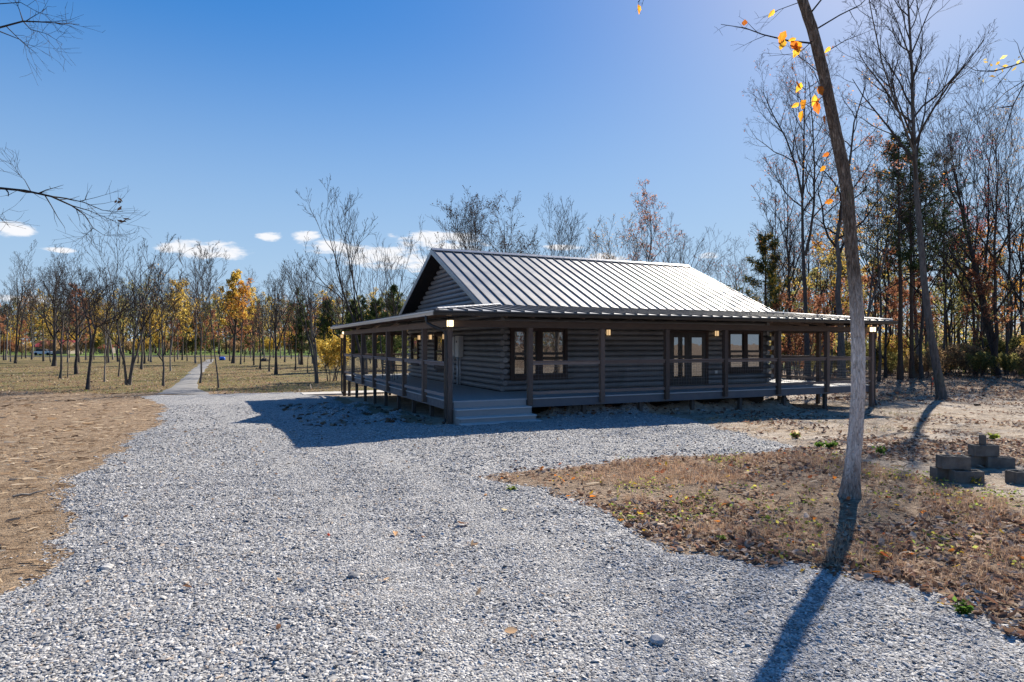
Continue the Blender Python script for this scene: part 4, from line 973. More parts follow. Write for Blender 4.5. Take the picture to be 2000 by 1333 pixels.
    p, d, h = mast(1541, 0, 340, 44); bare('autumn_tree', p, h, .28, 'tall', 451, 'slender tree with scattered russet leaves right of the cedar', gR, 'bark_dark', cl(-4, d), 1, ('russet', .3, .12))
    # tall twin tree: forks at half height
    p, d = mast(1578, 0, 150, 40)[:2]; w = Wood(452, (14, 6, 5, 3), (22, 50), up=.12, wig=.12); k = d/F
    def pq(pl, dd, base, deep=0): return [at(x, y, dd+q*deep)-base for q, (x, y) in zip(np.linspace(0, 1, len(pl)), pl)]
    m = pq([(1579, 735), (1575, 640), (1572, 560), (1568, 480), (1567, 400), (1570, 300), (1571, 220), (1574, 150)], d, p, 2); m[0].z = -.1; r1 = w.trunk(m, 5*k, .02); w.limbs(m, r1, 1, .52, 14, 4.6)
    m2 = pq([(1573, 500), (1583, 455), (1590, 400), (1591, 330), (1587, 240), (1580, 160)], d, p, -2); r2 = w.trunk(m2, 3*k, .02, 1); w.limbs(m2, r2, 1, .3, 12, 4.2)
    m3 = pq([(1568, 390), (1556, 330), (1535, 270), (1510, 225), (1490, 180)], d, p, 1); r3 = w.trunk(m3, 2.4*k, .02, 1); w.limbs(m3, r3, 1, .2, 11, 3.6)
    assemble('bare_tree', p, w, 'tall bare tree with twin leaders between the cedar and the near trunk', 'tree', gR, 'bark_dark', tip_leaves(w, .03, .14, 'russet', 2))
    p, d, h = mast(1572, 0, 545, 43); shrub('beech_sapling', p, h, 4.2, 453, 'russet', 'russet leaved beech sapling around the foot of the twin tree', gR, 8, 3.0, .16, 'tree')
    p, d = mast(1640, 0, 330, 38)[:2]; w = Wood(454, (12, 6, 5, 3), (28, 62), up=.06, wig=.17); k = d/F
    m = pq([(1645, 735), (1642, 640), (1636, 575), (1640, 520), (1634, 470), (1642, 425), (1652, 370), (1662, 300), (1668, 240), (1690, 170)], d, p, 2); m[0].z = -.1; r1 = w.trunk(m, 6.5*k, .03); w.limbs(m, r1, 1, .35, 16, 4.4)
    assemble('bare_tree', p, w, 'thick crooked bare tree just left of the near trunk', 'tree', gR, 'bark_grey', tip_leaves(w, .10, .13, 'orange', 3))
    Rt = [(1672, 0, 160, 40, 40, 6, 'round', 'bark_grey', 2, ('orange', .10, .12), 'broad bare tree behind the near trunk'), (1716, 0, 300, 42, -6, 6, 'sparse', 'bark_dark', 1, ('russet', .9, .14), 'dark trunk with clinging russet leaves right of the porch end'),
          (1700, 0, 420, 50, 8, 4, 'slim', 'bark_grey', 1, ('yellow', .9, .14), 'slim tree with yellow leaves above the porch end'), (1800, 742, 330, None, -6, 7, 'tall', 'bark_dark', 1, None, 'dark straight trunk behind the leaning tree'),
          (1905, 733, 300, None, 4, 6, 'tall', 'bark_dark', 1, ('red', .35, .13), 'dark tree with some red leaves right of the second pine'), (1922, 727, 260, None, 3, 4, 'slim', 'bark_dark', 1, None, 'thin dark tree left of the thick clump at right'),
          (1950, 734, 190, None, 6, 11, 'vase', 'bark_dark', 3, None, 'thick dark multi-stemmed tree near the right edge'), (1976, 728, 260, None, 5, 6, 'tall', 'bark_dark', 1, ('tan', .9, .14), 'tan leaved tree at the right edge'),
          (1885, 728, 430, None, 0, 4, 'slim', 'bark_grey', 1, ('red', 1.0, .14), 'small red leaved maple between the pine and the thick clump'), (1868, 718, 480, None, -2, 4, 'slim', 'bark_grey', 1, None, 'thin grey tree behind the second pine'),
          (1742, 724, 470, None, 3, 4, 'slim', 'bark_grey', 1, ('yellow', .6, .14), 'slim yellowing tree left of the first pine'), (1995, 734, 330, None, -4, 7, 'round', 'bark_dark', 1, None, 'dark bare tree cut by the right edge'),
          (1620, 0, 480, 46, -3, 5, 'sparse', 'bark_grey', 1, ('yellow', 1.0, .14), 'yellow leaved tree behind the crooked tree'), (1520, 0, 520, 52, 3, 4, 'slim', 'bark_grey', 1, ('tan', .6, .13), 'small tan tree between the cedar and the russet tree')]
    for i, (px, py, ty, d0, ln, wpx, sty, bark, stems, leaf, label) in enumerate(Rt):
        p, d, h = mast(px, py, ty, d0); bare('bare_tree' if not leaf else 'autumn_tree', p, h, wpx/F*d, sty, 460+i, label, gR, bark, cl(ln, d), stems, leaf)
    for i, (px, py, ty, fr, sp, wpx, lab) in enumerate(((1758, 742, 262, .44, .22, 10, 'tall dark pine, first right of the porch'), (1781, 740, 300, .46, .2, 9, 'tall dark pine standing close behind the first one'), (1849, 722, 300, .46, .24, 7, 'pine with layered crown right of the leaning tree'))):
        p, d, h = mast(px, py, ty); pine('pine_tree', p, h, wpx/F*d, 480+i, lab, gR, fr, sp, 'pine')
    # leaning slender tree in front of the wood
    p, d = ongr(1840, 780); w = Wood(490, (20, 6, 5, 3), (22, 48), up=.11, wig=.11, rmin=.006); k = d/F
    m = pq([(1841, 782), (1829, 715), (1816, 640), (1806, 560), (1798, 470), (1791, 390), (1786, 300), (1783, 220), (1781, 140), (1777, 60), (1772, -20), (1768, -90)], d, p, 1.5); m[0].z = -.1; r1 = w.trunk(m, 8.3*k, .02, 1.25); w.limbs(m, r1, 1, .48, 22, 4.4)
    m2 = pq([(1786, 300), (1765, 245), (1745, 190), (1722, 120), (1705, 40), (1690, -40)], d, p, -2); r2 = w.trunk(m2, 2*k, .015, 1); w.limbs(m2, r2, 1, .15, 11, 2.6)
    m3 = pq([(1790, 370), (1815, 345), (1835, 315), (1860, 290)], d, p, 1); r3 = w.trunk(m3, 1.1*k, .01, 1); w.limbs(m3, r3, 1, .2, 8, 1.8)
    assemble('leaning_tree', p, w, 'slender bare tree leaning left in front of the right-hand wood', 'tree', None, 'bark_grey')
    # --- near trunk with a few big leaves
    p = at(1660, 672.6, 8.3); p.z = float(G(p.x, p.y)); d = 8.3
    ax = [(1655, 985, 24), (1660, 955, 21), (1663, 925, 18), (1667, 890, 16.5), (1672, 840, 16), (1676, 770, 15.8), (1676, 690, 15.4), (1674, 626, 15), (1671, 560, 14.6), (1664, 500, 14.3), (1655, 375, 14), (1643, 310, 13.7), (1629, 244, 13.2), (1610, 150, 12.6), (1586, 56, 12.2), (1567, 0, 11.8), (1540, -80, 11), (1510, -180, 10), (1485, -300, 8)]
    C = [at(x, y, d)-p for x, y, q in ax]; Rd = [q*.80/F*d for *_, q in ax]
    sg = 64; V = []; segs = []
    for i in range(len(C)-1):
        m = max(2, int((C[i+1]-C[i]).length/.022))
        for j in range(m): u = j/m; segs.append((C[i].lerp(C[i+1], u), Rd[i]+(Rd[i+1]-Rd[i])*u))
    for c, rr in segs:
        for q in range(sg):
            a = 2*math.pi*q/sg; cx, sy = math.cos(a), math.sin(a); z = c.z
            n = mnoise.noise(Vector((cx*2.2, sy*2.2, z*1.6)))*.07+mnoise.noise(Vector((cx*5.2, sy*5.2, z*2.1)))*.06-abs(mnoise.noise(Vector((cx*10, sy*10, z*3.4))))*.16+abs(mnoise.noise(Vector((cx*15, sy*15, z*9))))*.07
            fl = (.30*max(0, mnoise.noise(Vector((cx*1.3, sy*1.3, 3))))+.1)*max(0, 1-z/.5)**2; b = rr*(1+n+fl); V.append((c.x+cx*b, c.y+sy*b, c.z))
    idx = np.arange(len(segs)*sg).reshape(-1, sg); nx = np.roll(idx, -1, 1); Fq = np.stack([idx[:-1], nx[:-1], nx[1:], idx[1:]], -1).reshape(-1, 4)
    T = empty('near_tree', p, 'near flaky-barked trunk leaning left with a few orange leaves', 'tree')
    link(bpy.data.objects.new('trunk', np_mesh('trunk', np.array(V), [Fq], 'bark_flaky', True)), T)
    tw = [([(1586, 85), (1540, 80), (1490, 68), (1455, 55), (1408, 48)], .012), ([(1592, 75), (1566, 100), (1545, 95)], .006), ([(1612, 150), (1575, 175), (1562, 168)], .006), ([(1618, 185), (1585, 200), (1565, 208)], .007), ([(1640, 290), (1605, 250), (1590, 235)], .006),
          ([(1652, 365), (1640, 378), (1635, 375)], .005), ([(1660, 395), (1632, 400)], .005), ([(1580, 30), (1620, -20), (1650, -70)], .012), ([(1590, 60), (1640, 30), (1680, 10), (1720, -30)], .012), ([(1600, 110), (1650, 80), (1700, 60)], .007), ([(1575, 0), (1520, 20), (1500, 35)], .006),
          ([(1500, -200), (1400, -140), (1300, -60), (1262, -15), (1246, 5)], .014), ([(1610, 150), (1555, 105), (1500, 110)], .006), ([(1625, 230), (1590, 140), (1560, 110)], .007)]
    for jj, (pl, r0) in enumerate(tw):
        w = Wood(500+jj, (5, 4, 3, 2), (25, 60), up=.03, wig=.15, rmin=.0022); q = [at(x, y, d-.25*i/(len(pl)-1)*(1 if jj % 2 else -1))-p for i, (x, y) in enumerate(pl)]
        rad = [r0*(1-.7*i/(len(pl)-1)) for i in range(len(pl))]; w.put(1, q, rad); w.limbs(q, rad, 3, .3, 4, .45)
        link(bpy.data.objects.new('branch', w.mesh((1, 2, 3, 4), 'branch', 'twig')), T)
    rl_ = random.Random(8)
    lf = [(1535, 72, 26, 20), (1531, 88, 24, 10), (1545, 90, 22, -30), (1556, 92, 26, -10), (1563, 100, 24, 25), (1555, 82, 16, 70), (1548, 137, 14, 20), (1556, 166, 22, -15), (1565, 170, 20, 30), (1598, 178, 22, -20), (1591, 195, 22, 25), (1575, 207, 26, 35), (1568, 226, 22, 5), (1594, 210, 24, -15), (1602, 200, 18, 10), (1611, 235, 22, 10), (1561, 208, 16, 60), (1635, 374, 20, 15), (1628, 399, 18, 70), (1512, 26, 18, 35), (1455, 46, 18, 5), (1246, 17, 18, 20), (1622, 98, 14, 55), (1620, 305, 14, 60), (1612, 330, 14, 40)]
    def leaf_mesh(L, cols):
        v = [(0, 0, 0)]; f = []; n = 7
        for i in range(1, n): t = i/n; ww = L*.30*math.sin(math.pi*t**.8)*(1+.12*(-1)**i); v += [(-ww, ww*.45, -L*t), (0, .0, -L*t), (ww, ww*.45, -L*t)]
        v.append((0, 0, -L*1.03)); m = n-1
        f += [(0, 1, 2), (0, 2, 3)]
        for i in range(m-1): a = 1+3*i; f += [(a, a+3, a+4, a+1), (a+1, a+4, a+5, a+2)]
        a = 1+3*(m-1); e = len(v)-1; f += [(a, e, a+1), (a+1, e, a+2)]
        me = bpy.data.meshes.new('leaf'); me.from_pydata(v, [], f); ca = me.color_attributes.new('Col', 'FLOAT_COLOR', 'POINT')
        for i in range(len(v)): ca.data[i].color = (*[c*rl_.uniform(.8, 1.15) for c in cols], 1)
        me.materials.append(MATS['leaf']); return me
    for x, y, s, a in lf:
        o = bpy.data.objects.new('leaf', leaf_mesh(s*.98/F*d, rl_.choice([(.78, .33, .03), (.68, .24, .03), (.80, .45, .05), (.55, .17, .03)]))); o.location = at(x, y-s*.45, d-.15)-p
        o.rotation_euler = (R(rl_.uniform(-30, 30)), R(a), -YAW+R(rl_.uniform(-60, 60))); link(o, T)
    # --- trees just outside the frame whose branches reach in
    def overhang(pxt, d, seed, runs, label, h, leafs=None, pal=None, dia=.34, extra=()):
        v = ray(pxt, 672.6); b = Vector((CX+v.x*d, CY+v.y*d, 0)); b.z = float(G(b.x, b.y)); w = Wood(seed, (8, 5, 4, 2), (22, 50), up=.03, wig=.13, rmin=.0025)
        tr = bent(h, (0, 0), seed, 12, .008); rad = w.trunk(tr, dia/2, .03)
        for pl, r0 in runs:
            q = [at(x, y, d+(.35*math.sin(i*1.3)))-b for i, (x, y) in enumerate(pl)]; r_ = [r0*(1-.8*i/(len(pl)-1)) for i in range(len(pl))]; w.put(1, q, r_); w.limbs(q[1:], r_[1:], 3, .15, 9, .75)
        w.limbs(tr, rad, 2, .75, 8, 1.6)
        lv = None
        if leafs:
            rng = np.random.default_rng(seed); P = np.array([tuple(at(x, y, d+rng.uniform(-.2, .2))-b) for x, y in leafs]); lv = leaf_arrays(P, .11, PAL[pal], rng)
        t = assemble('overhanging_tree', b, w, label, 'tree', None, 'bark_grey', lv); return t
    overhang(-190, 10, 510, [([(-190, 430), (-90, 395), (0, 368), (50, 373), (100, 384), (140, 402), (165, 420), (182, 446)], .028), ([(100, 384), (130, 388), (165, 396), (200, 411), (232, 414)], .013), ([(140, 402), (175, 412), (205, 425), (225, 432)], .009), ([(182, 446), (172, 455), (160, 466)], .006), ([(182, 446), (200, 458), (215, 462)], .006), ([(60, 374), (48, 352), (30, 335)], .008),
        ([(-190, 120), (-70, 75), (0, 54), (45, 42), (75, 43), (120, 46), (155, 48)], .02), ([(45, 42), (60, 58), (90, 66), (122, 86)], .009), ([(0, 62), (40, 78), (62, 98)], .009), ([(45, 42), (38, 20), (25, -10)], .01), ([(-30, 10), (40, 5), (75, 25), (95, 30)], .008), ([(-190, 520), (-60, 440), (0, 425), (20, 445)], .01)],
        'tree beyond the left edge whose bare branches hang into the sky', 7.5, [(228, 390), (231, 393), (234, 398), (238, 402), (240, 427), (244, 430), (250, 429), (243, 434), (229, 386)], 'dark')
    overhang(2190, 13, 520, [([(2190, 110), (2080, 85), (2010, 118), (1975, 130), (1940, 140), (1905, 138), (1880, 125)], .022), ([(2190, 170), (2090, 140), (2010, 152), (1965, 180), (1930, 215), (1895, 232)], .015), ([(2190, 40), (2040, 100), (2000, 165), (1978, 208), (1962, 262), (1940, 300)], .02), ([(1978, 208), (1945, 212), (1910, 240), (1880, 280)], .009), ([(1960, 140), (1930, 160), (1912, 165)], .006), ([(1940, 190), (1915, 220), (1895, 232)], .006)],
        'tree beyond the right edge with a few yellow leaves on its twigs', 9.5, [(1930, 122), (1938, 130), (1944, 128), (1948, 133), (1965, 122), (1970, 128), (1980, 115), (1990, 110), (1995, 118), (1998, 105), (1958, 142), (1945, 150), (1960, 153), (1921, 162), (1913, 155), (1975, 140), (1985, 128), (1928, 115), (1968, 108)], 'yellow')
    # --- the woods further back: copies of a few kinds
    rnd = random.Random(77); far = (0, 0, -60)
    kinds = {}
    def proto(key, o): kinds[key] = o; return o
    def spread(group, label, keys, spots, name):
        for (x, y, sc) in spots:
            k = rnd.choice(keys); s = kinds[k]
            if not s.get('used'): o = s; s['used'] = 1
            else: o = copy_tree(s)
            o.name = name[k] if isinstance(name, dict) else name; o.location = (x, y, float(G(x, y))-.04); o.rotation_euler = (0, 0, rnd.uniform(0, 6.28)); o.scale = (sc*rnd.uniform(.85, 1.15),)*2+(sc,)
            o['label'] = label[k]; o['category'] = 'shrub' if k.startswith('s') else 'tree'; o['group'] = group
            if 'used' in o.keys() and o is not s: del o['used']
    def mk(lst):
        for key, fn in lst: proto(key, fn())
    mk([('b1', lambda: bare('bare_tree', far, 14, .3, 'tall', 601, 'x', None, 'bark_grey', detail=.9)), ('b2', lambda: bare('bare_tree', far, 13, .26, 'slim', 602, 'x', None, 'bark_pale', detail=1.)), ('b3', lambda: bare('bare_tree', far, 13, .3, 'vase', 603, 'x', None, 'bark_dark', detail=.85)),
        ('y1', lambda: bare('autumn_tree', far, 12, .25, 'tall', 604, 'x', None, 'bark_grey', leaf=('yellow', 1.3, .24), detail=.85, low=.2)), ('o1', lambda: bare('autumn_tree', far, 12, .25, 'tall', 605, 'x', None, 'bark_grey', leaf=('orange', 1.2, .24), detail=.85, low=.2)),
        ('r1', lambda: bare('autumn_tree', far, 11, .25, 'tall', 606, 'x', None, 'bark_dark', leaf=('russet', 1.6, .24), detail=.85, low=.15)), ('g1', lambda: bare('autumn_tree', far, 12, .26, 'round', 607, 'x', None, 'bark_grey', leaf=('olive', 1.6, .26), detail=.85, low=.15)),
        ('p1', lambda: pine('pine_tree', far, 12, .3, 608, 'x', None, .18, .2, 'pine')), ('p2', lambda: pine('pine_tree', far, 10, .3, 609, 'x', None, .08, .22, 'green')),
        ('s1', lambda: shrub('shrub', far, 2.6, 2.6, 610, 'olive', 'x', None, 7, 3., .15)), ('s2', lambda: shrub('shrub', far, 2.2, 2.4, 611, 'tan', 'x', None, 7, 2.4, .14)), ('s3', lambda: shrub('shrub', far, 3., 2.6, 612, 'yellow', 'x', None, 7, 2.4, .15)), ('s4', lambda: shrub('shrub', far, 2.4, 2.8, 613, 'russet', 'x', None, 7, 2.4, .15))])
    NAMES = {k: v.name.split('.')[0] for k, v in kinds.items()}
    def LB(where): return {'b1': 'bare grey tree in '+where, 'b2': 'bare pale slim tree in '+where, 'b3': 'bare dark fan-crowned tree in '+where, 'y1': 'yellow leaved tree in '+where, 'o1': 'orange leaved tree in '+where, 'r1': 'russet leaved tree in '+where, 'g1': 'olive green leafy tree in '+where, 'p1': 'dark pine in '+where, 'p2': 'green pine in '+where, 's1': 'olive shrub in '+where, 's2': 'tan shrub in '+where, 's3': 'yellow shrub in '+where, 's4': 'russet shrub in '+where}
    def scat(n, px0, px1, d0, d1, s0, s1):
        out = []
        for i in range(n):
            d = d0*(d1/d0)**rnd.random(); px = px0+(px1-px0)*(i+rnd.random())/n; x, y = camw((px-1000)/F*d, d); out.append((x, y, rnd.uniform(s0, s1)))
        return out
    spread('wood across the road beyond the field', LB('the wood across the road beyond the field'), ['b1', 'b2', 'b3', 'y1', 'g1', 'p2', 'g1', 'b1', 'b3', 'b2', 'b1', 'r1', 'o1', 'b2', 'g1', 'b3'], scat(125, -40, 800, 150, 215, .9, 1.5), NAMES)
    spread('undergrowth across the road', LB('the far undergrowth across the road'), ['s1', 's2', 's3', 's4', 's2', 's1'], scat(60, -40, 800, 150, 185, 1., 1.9), NAMES)
    spread('thin trees along the far side of the field', LB('the row along the far side of the field'), ['b1', 'b2', 'b2', 'b3', 'y1', 'r1'], scat(48, -30, 690, 80, 122, .55, .95), NAMES)
    spread('wood behind the house', LB('the wood behind the house'), ['b1', 'b2', 'b3', 'b1', 'g1', 'p1', 'r1'], scat(40, 700, 1500, 62, 100, .5, .78), NAMES)
    spread('wood behind the right end of the porch', LB('the wood behind the right end of the porch'), ['b1', 'b2', 'b3', 'b2', 'b1', 'y1', 'r1', 'g1', 'o1'], scat(58, 1500, 2090, 48, 90, .75, 1.35), NAMES)
    spread('undergrowth of the right-hand wood', LB('the undergrowth of the right-hand wood'), ['s1', 's2', 's2', 's4', 's1', 's2', 's1', 's3'], scat(66, 1530, 2090, 46, 78, .6, 1.2), NAMES)
    spread('trees behind the viewpoint mirrored in the windows', LB('the row behind the viewpoint, mirrored in the windows'), ['b1', 'b2', 'b3', 'g1', 'r1', 'y1'], [camw(r, f)+(rnd.uniform(.6, .9),) for r, f in ((-12, -24), (2, -26), (9, -21), (16, -26), (22, -19), (28, -25), (34, -17), (39, -27), (45, -20), (52, -24), (58, -18), (30, -30))], NAMES)
    # distant mass of woodland that reads as one
    def mass(name, n, px0, px1, d0, d1, hmin, hmax, leaves, size, pals, label, seed):
        rng = np.random.default_rng(seed); VV = []; FF = []; CC = []; off = 0
        for i in range(n):
            d = rng.uniform(d0, d1); px = rng.uniform(px0, px1); x, y = camw((px-1000)/F*d, d); h = rng.uniform(hmin, hmax); g = float(G(x, y)); wd = h*rng.uniform(.18, .32)
            P = rng.normal(0, 1, (leaves, 3)); P /= np.linalg.norm(P, axis=1)[:, None]; P *= rng.random((leaves, 1))**.4; P = P*np.array([wd, wd, h*.52])+np.array([x, y, g+h*.5]); P += rng.normal(0, .25, P.shape)
            P[:, 2] = np.maximum(P[:, 2], g+.05)
            V, Fq, c = leaf_arrays(P, size, PAL[pals[rng.integers(0, len(pals))]], rng, aspect=.7); VV.append(V); FF.append(Fq+off); CC.append(c); off += len(V)
            t = np.array([[x-.12, y, g-.2], [x+.12, y, g-.2], [x+.05, y, g+h*.8], [x-.05, y, g+h*.8]]); VV.append(t); FF.append(np.arange(4)[None]+off); CC.append(np.full((4, 3), .07)); off += 4
        o = link(bpy.data.objects.new(name, np_mesh(name, np.concatenate(VV), [np.concatenate(FF)], 'leaf', False, np.concatenate(CC)))); tag(o, label, 'woodland', kind='stuff')
    mass('distant_woodland', 520, -350, 1500, 185, 260, 11, 20, 130, .8, ['brown', 'brown', 'olive', 'tan', 'green', 'russet', 'brown', 'yellow'], 'distant autumn woodland closing the view beyond the field', 7)
    mass('distant_woodland', 300, -2600, 1500, -58, -38, 5, 12, 110, .42, ['tan', 'brown', 'olive', 'brown', 'russet', 'green'], 'woodland behind the viewpoint mirrored in the windows', 9)
    mass('distant_woodland', 300, 1350, 2700, 84, 130, 4, 9, 150, .42, ['olive', 'tan', 'olive', 'yellow', 'green', 'brown', 'tan'], 'far olive and tan woodland behind the right-hand trees', 8)
build_trees()
def single_out():
    """labels of the copied wood trees: say where each stands among things one can find"""
    LM = {'left': [(30, 'the twin-stemmed tree'), (117, 'the red barn'), (171, 'the low forked tree'), (250, 'the tall multi-stemmed tree'), (319, 'the path-side tree'), (410, 'the end of the path'), (455, 'the golden tree'), (539, 'the dark straight trunk'), (620, 'the grey stem clump'), (660, 'the yellow bush'), (760, 'the gable foot')],
          'mid': [(850, 'the gable peak'), (950, 'the dark-speckled crown'), (1090, 'the ridge middle'), (1200, 'the tan-leaved crown'), (1262, 'the upright russet crown'), (1345, 'the ridge end'), (1440, 'the right roof slope')],
          'right': [(1495, 'the yellow-tipped cedar'), (1578, 'the twin-leader tree'), (1660, 'the near trunk'), (1700, 'the porch end'), (1758, 'the first pine'), (1810, 'the leaning tree'), (1849, 'the layered pine'), (1905, 'the tree with red leaves'), (1950, 'the thick dark clump'), (2000, 'the right picture edge')]}
    allm = LM['left']+LM['mid']+LM['right']; buckets = {}
    for o in bpy.data.objects:
        g = o.get('group', '')
        if o.parent or not g or not (g.startswith('wood ') or g.startswith('undergrowth') or g.startswith('thin trees')): continue
        f = fwd(o.location.x, o.location.y); px = 1000+F*rgt(o.location.x, o.location.y)/f; kind = o['label'].split(' in the ')[0]
        lx, ln = min(allm, key=lambda q: abs(q[0]-px)); rel = 'behind' if abs(px-lx) < 9 else ('right of' if px > lx else 'left of')
        if px > 2010: rel, ln = 'beyond', 'the right picture edge'
        if px < 0: rel, ln = 'beyond', 'the left picture edge'
        wh = 'far ' if g.startswith('wood across') or g == 'undergrowth across the road' else ('mid-distance ' if g.startswith('thin') else '')
        buckets.setdefault(wh+kind+' seen '+rel+' '+ln, []).append((px, o))
    bk = sorted((o for o in bpy.data.objects if o.get('group', '').startswith('trees behind the viewpoint')), key=lambda o: rgt(o.location.x, o.location.y))
    for o, w in zip(bk, ('first', 'second', 'third', 'fourth', 'fifth', 'sixth', 'seventh', 'eighth', 'ninth', 'tenth', 'eleventh', 'twelfth')): o['label'] = o['label'].split(' in the ')[0]+' behind the viewpoint, '+w+' of the row from left'
    for lab, lst in buckets.items():
        lst.sort(key=lambda q: q[0])
        for i, (px, o) in enumerate(lst):
            n = len(lst); o['label'] = lab if n == 1 else lab+', '+({0: 'leftmost one', n-1: 'rightmost one'}.get(i, 'middle one' if n == 3 else ('second from left' if i == 1 else ('second from right' if i == n-2 else 'inner one'))))
single_out()

# ------------------------------------------------------------------ loose stones, leaves, grass
def vnoise(x, y, sc, seed=0):
    x = np.asarray(x)*sc; y = np.asarray(y)*sc; tot = 0; amp = .55
    for o in range(3):
        xi = np.floor(x).astype(np.int64); yi = np.floor(y).astype(np.int64); u = x-xi; v = y-yi; u = u*u*(3-2*u); v = v*v*(3-2*v)
        def h(a, b): q = np.sin(a*127.1+b*311.7+seed*17.3+o*5.1)*43758.5453; return q-np.floor(q)
        tot = tot+amp*((h(xi, yi)*(1-u)+h(xi+1, yi)*u)*(1-v)+(h(xi, yi+1)*(1-u)+h(xi+1, yi+1)*u)*v); x = x*2.1; y = y*2.1; amp *= .5
    return tot/.96
def polar(rng, dens, f0, f1, pad=1.5, k=.88):
    """random ground points in the part of the place that is looked at"""
    A = k*(f1*f1-f0*f0)+2*pad*(f1-f0); n = int(A*dens); f = np.sqrt(rng.uniform(f0*f0, f1*f1, n)); r = rng.uniform(-1, 1, n)*(k*f+pad)
    return CX+SN*f+CS*r, CY+CS*f-SN*r, f
def gravel_z(x, y): s = sdf_poly(x, y, GRAVEL)+wob(x, y)*.55; return G(x, y)+np.maximum(0, np.clip(s*.09, -.05, .035)+.012*np.sin(x*5+y*3)*np.sin(y*6-x*2)+.004), s
def house_clear(x, y): return ~((x > -.1) & (x < PX+.1) & (y > -.9) & (y < PY+.1) & ~((x > 2.5) & (y < .0)))
def stones():
    rng = np.random.default_rng(21); XX = []; YY = []; SS = []
    for f0, f1, dn, sc in ((2.6, 6, 3700, 1.), (6, 10, 2150, 1.15), (10, 16, 720, 1.4), (16, 26, 130, 1.75)):
        x, y, f = polar(rng, dn, f0, f1); s = sdf_poly(x, y, GRAVEL)+wob(x, y)*.55
        p = np.clip((s+.35)/.5, 0, 1)**1.6; thin = .72+.5*vnoise(x, y, .8, 3); keep = (rng.random(len(x)) < p*thin) & house_clear(x, y)
        XX.append(x[keep]); YY.append(y[keep]); SS.append(np.full(keep.sum(), sc))
    # a sprinkle thrown onto the soil at the left
    x, y, f = polar(rng, 90, 3.5, 14); s = sdf_poly(x, y, GRAVEL); kp = (s < -.2) & (s > -3.5) & (rgt(x, y) < 0) & (rng.random(len(x)) < .7*sstep(.5, .62, vnoise(x, y, .9, 5)))
    XX.append(x[kp]); YY.append(y[kp]); SS.append(np.full(kp.sum(), .9))
    x = np.concatenate(XX); y = np.concatenate(YY); sc = np.concatenate(SS); n = len(x); z, _ = gravel_z(x, y)
    size = rng.lognormal(0, .40, n).clip(.45, 2.6)*.0074*sc
    lane = np.zeros(n)                                     # wheel tracks: finer, packed stone
    for pl in (((1010, 1400), (760, 1100), (560, 900), (430, 800), (380, 770)), ((1500, 1400), (1080, 1100), (760, 900), (540, 805), (430, 772))):
        q = [gp(*c) for c in pl]
        for (ax, ay), (bx, by) in zip(q[:-1], q[1:]):
            ex, ey = bx-ax, by-ay; t = np.clip(((x-ax)*ex+(y-ay)*ey)/(ex*ex+ey*ey), 0, 1); lane = np.maximum(lane, np.exp(-((x-ax-t*ex)**2+(y-ay-t*ey)**2)/.09))
    size = size*(1-.34*lane*(.5+vnoise(x, y, .7, 8))); S3 = np.stack([size*rng.uniform(.9, 1.8, n), size*rng.uniform(.7, 1.15, n), size*rng.uniform(.18, .5, n)], -1)
    rot = np.stack([rng.normal(0, .26, n), rng.normal(0, .26, n), rng.uniform(0, 6.28, n)], -1); z = z+S3[:, 2]*rng.uniform(.2, .9, n)
    me = bpy.data.meshes.new('gravel_stones'); me.vertices.add(n); me.vertices.foreach_set('co', np.stack([x, y, z], -1).astype(np.float32).ravel())
    for nm, a in (('S3', S3), ('Rt', rot)):
        at_ = me.attributes.new(nm, 'FLOAT_VECTOR', 'POINT'); at_.data.foreach_set('vector', a.astype(np.float32).ravel())
    o = link(bpy.data.objects.new('gravel_stones', me)); tag(o, 'loose grey crushed stones covering the drive', 'gravel', kind='stuff')
    ng = bpy.data.node_groups.new('stones', 'GeometryNodeTree'); ng.interface.new_socket('Geometry', in_out='INPUT', socket_type='NodeSocketGeometry'); ng.interface.new_socket('Geometry', in_out='OUTPUT', socket_type='NodeSocketGeometry')
    N = ng.nodes; Lk = ng.links; gi = N.new('NodeGroupInput'); go = N.new('NodeGroupOutput'); j = N.new('GeometryNodeGeometryToInstance')
    for k in range(6):
        ic = N.new('GeometryNodeMeshIcoSphere'); ic.inputs['Subdivisions'].default_value = 1; ic.inputs['Radius'].default_value = 1
        sp = N.new('GeometryNodeSetPosition'); rv = N.new('FunctionNodeRandomValue'); rv.data_type = 'FLOAT_VECTOR'; rv.inputs[0].default_value = (-.34,)*3; rv.inputs[1].default_value = (.34,)*3; rv.inputs['Seed'].default_value = k*13+1
        Lk.new(ic.outputs[0], sp.inputs[0]); Lk.new(rv.outputs[0], sp.inputs['Offset']); mt = N.new('GeometryNodeSetMaterial'); mt.inputs['Material'].default_value = MATS['stone']; Lk.new(sp.outputs[0], mt.inputs[0]); Lk.new(mt.outputs[0], j.inputs[0])
    ip = N.new('GeometryNodeInstanceOnPoints'); ip.inputs['Pick Instance'].default_value = True
    def na(nm): q = N.new('GeometryNodeInputNamedAttribute'); q.data_type = 'FLOAT_VECTOR'; q.inputs[0].default_value = nm; return q.outputs[0]
    e2r = N.new('FunctionNodeEulerToRotation'); Lk.new(na('Rt'), e2r.inputs[0]); Lk.new(gi.outputs[0], ip.inputs['Points']); Lk.new(j.outputs[0], ip.inputs['Instance']); Lk.new(e2r.outputs[0], ip.inputs['Rotation']); Lk.new(na('S3'), ip.inputs['Scale']); Lk.new(ip.outputs[0], go.inputs[0])
    md = o.modifiers.new('stones', 'NODES'); md.node_group = ng
    return n
stones()
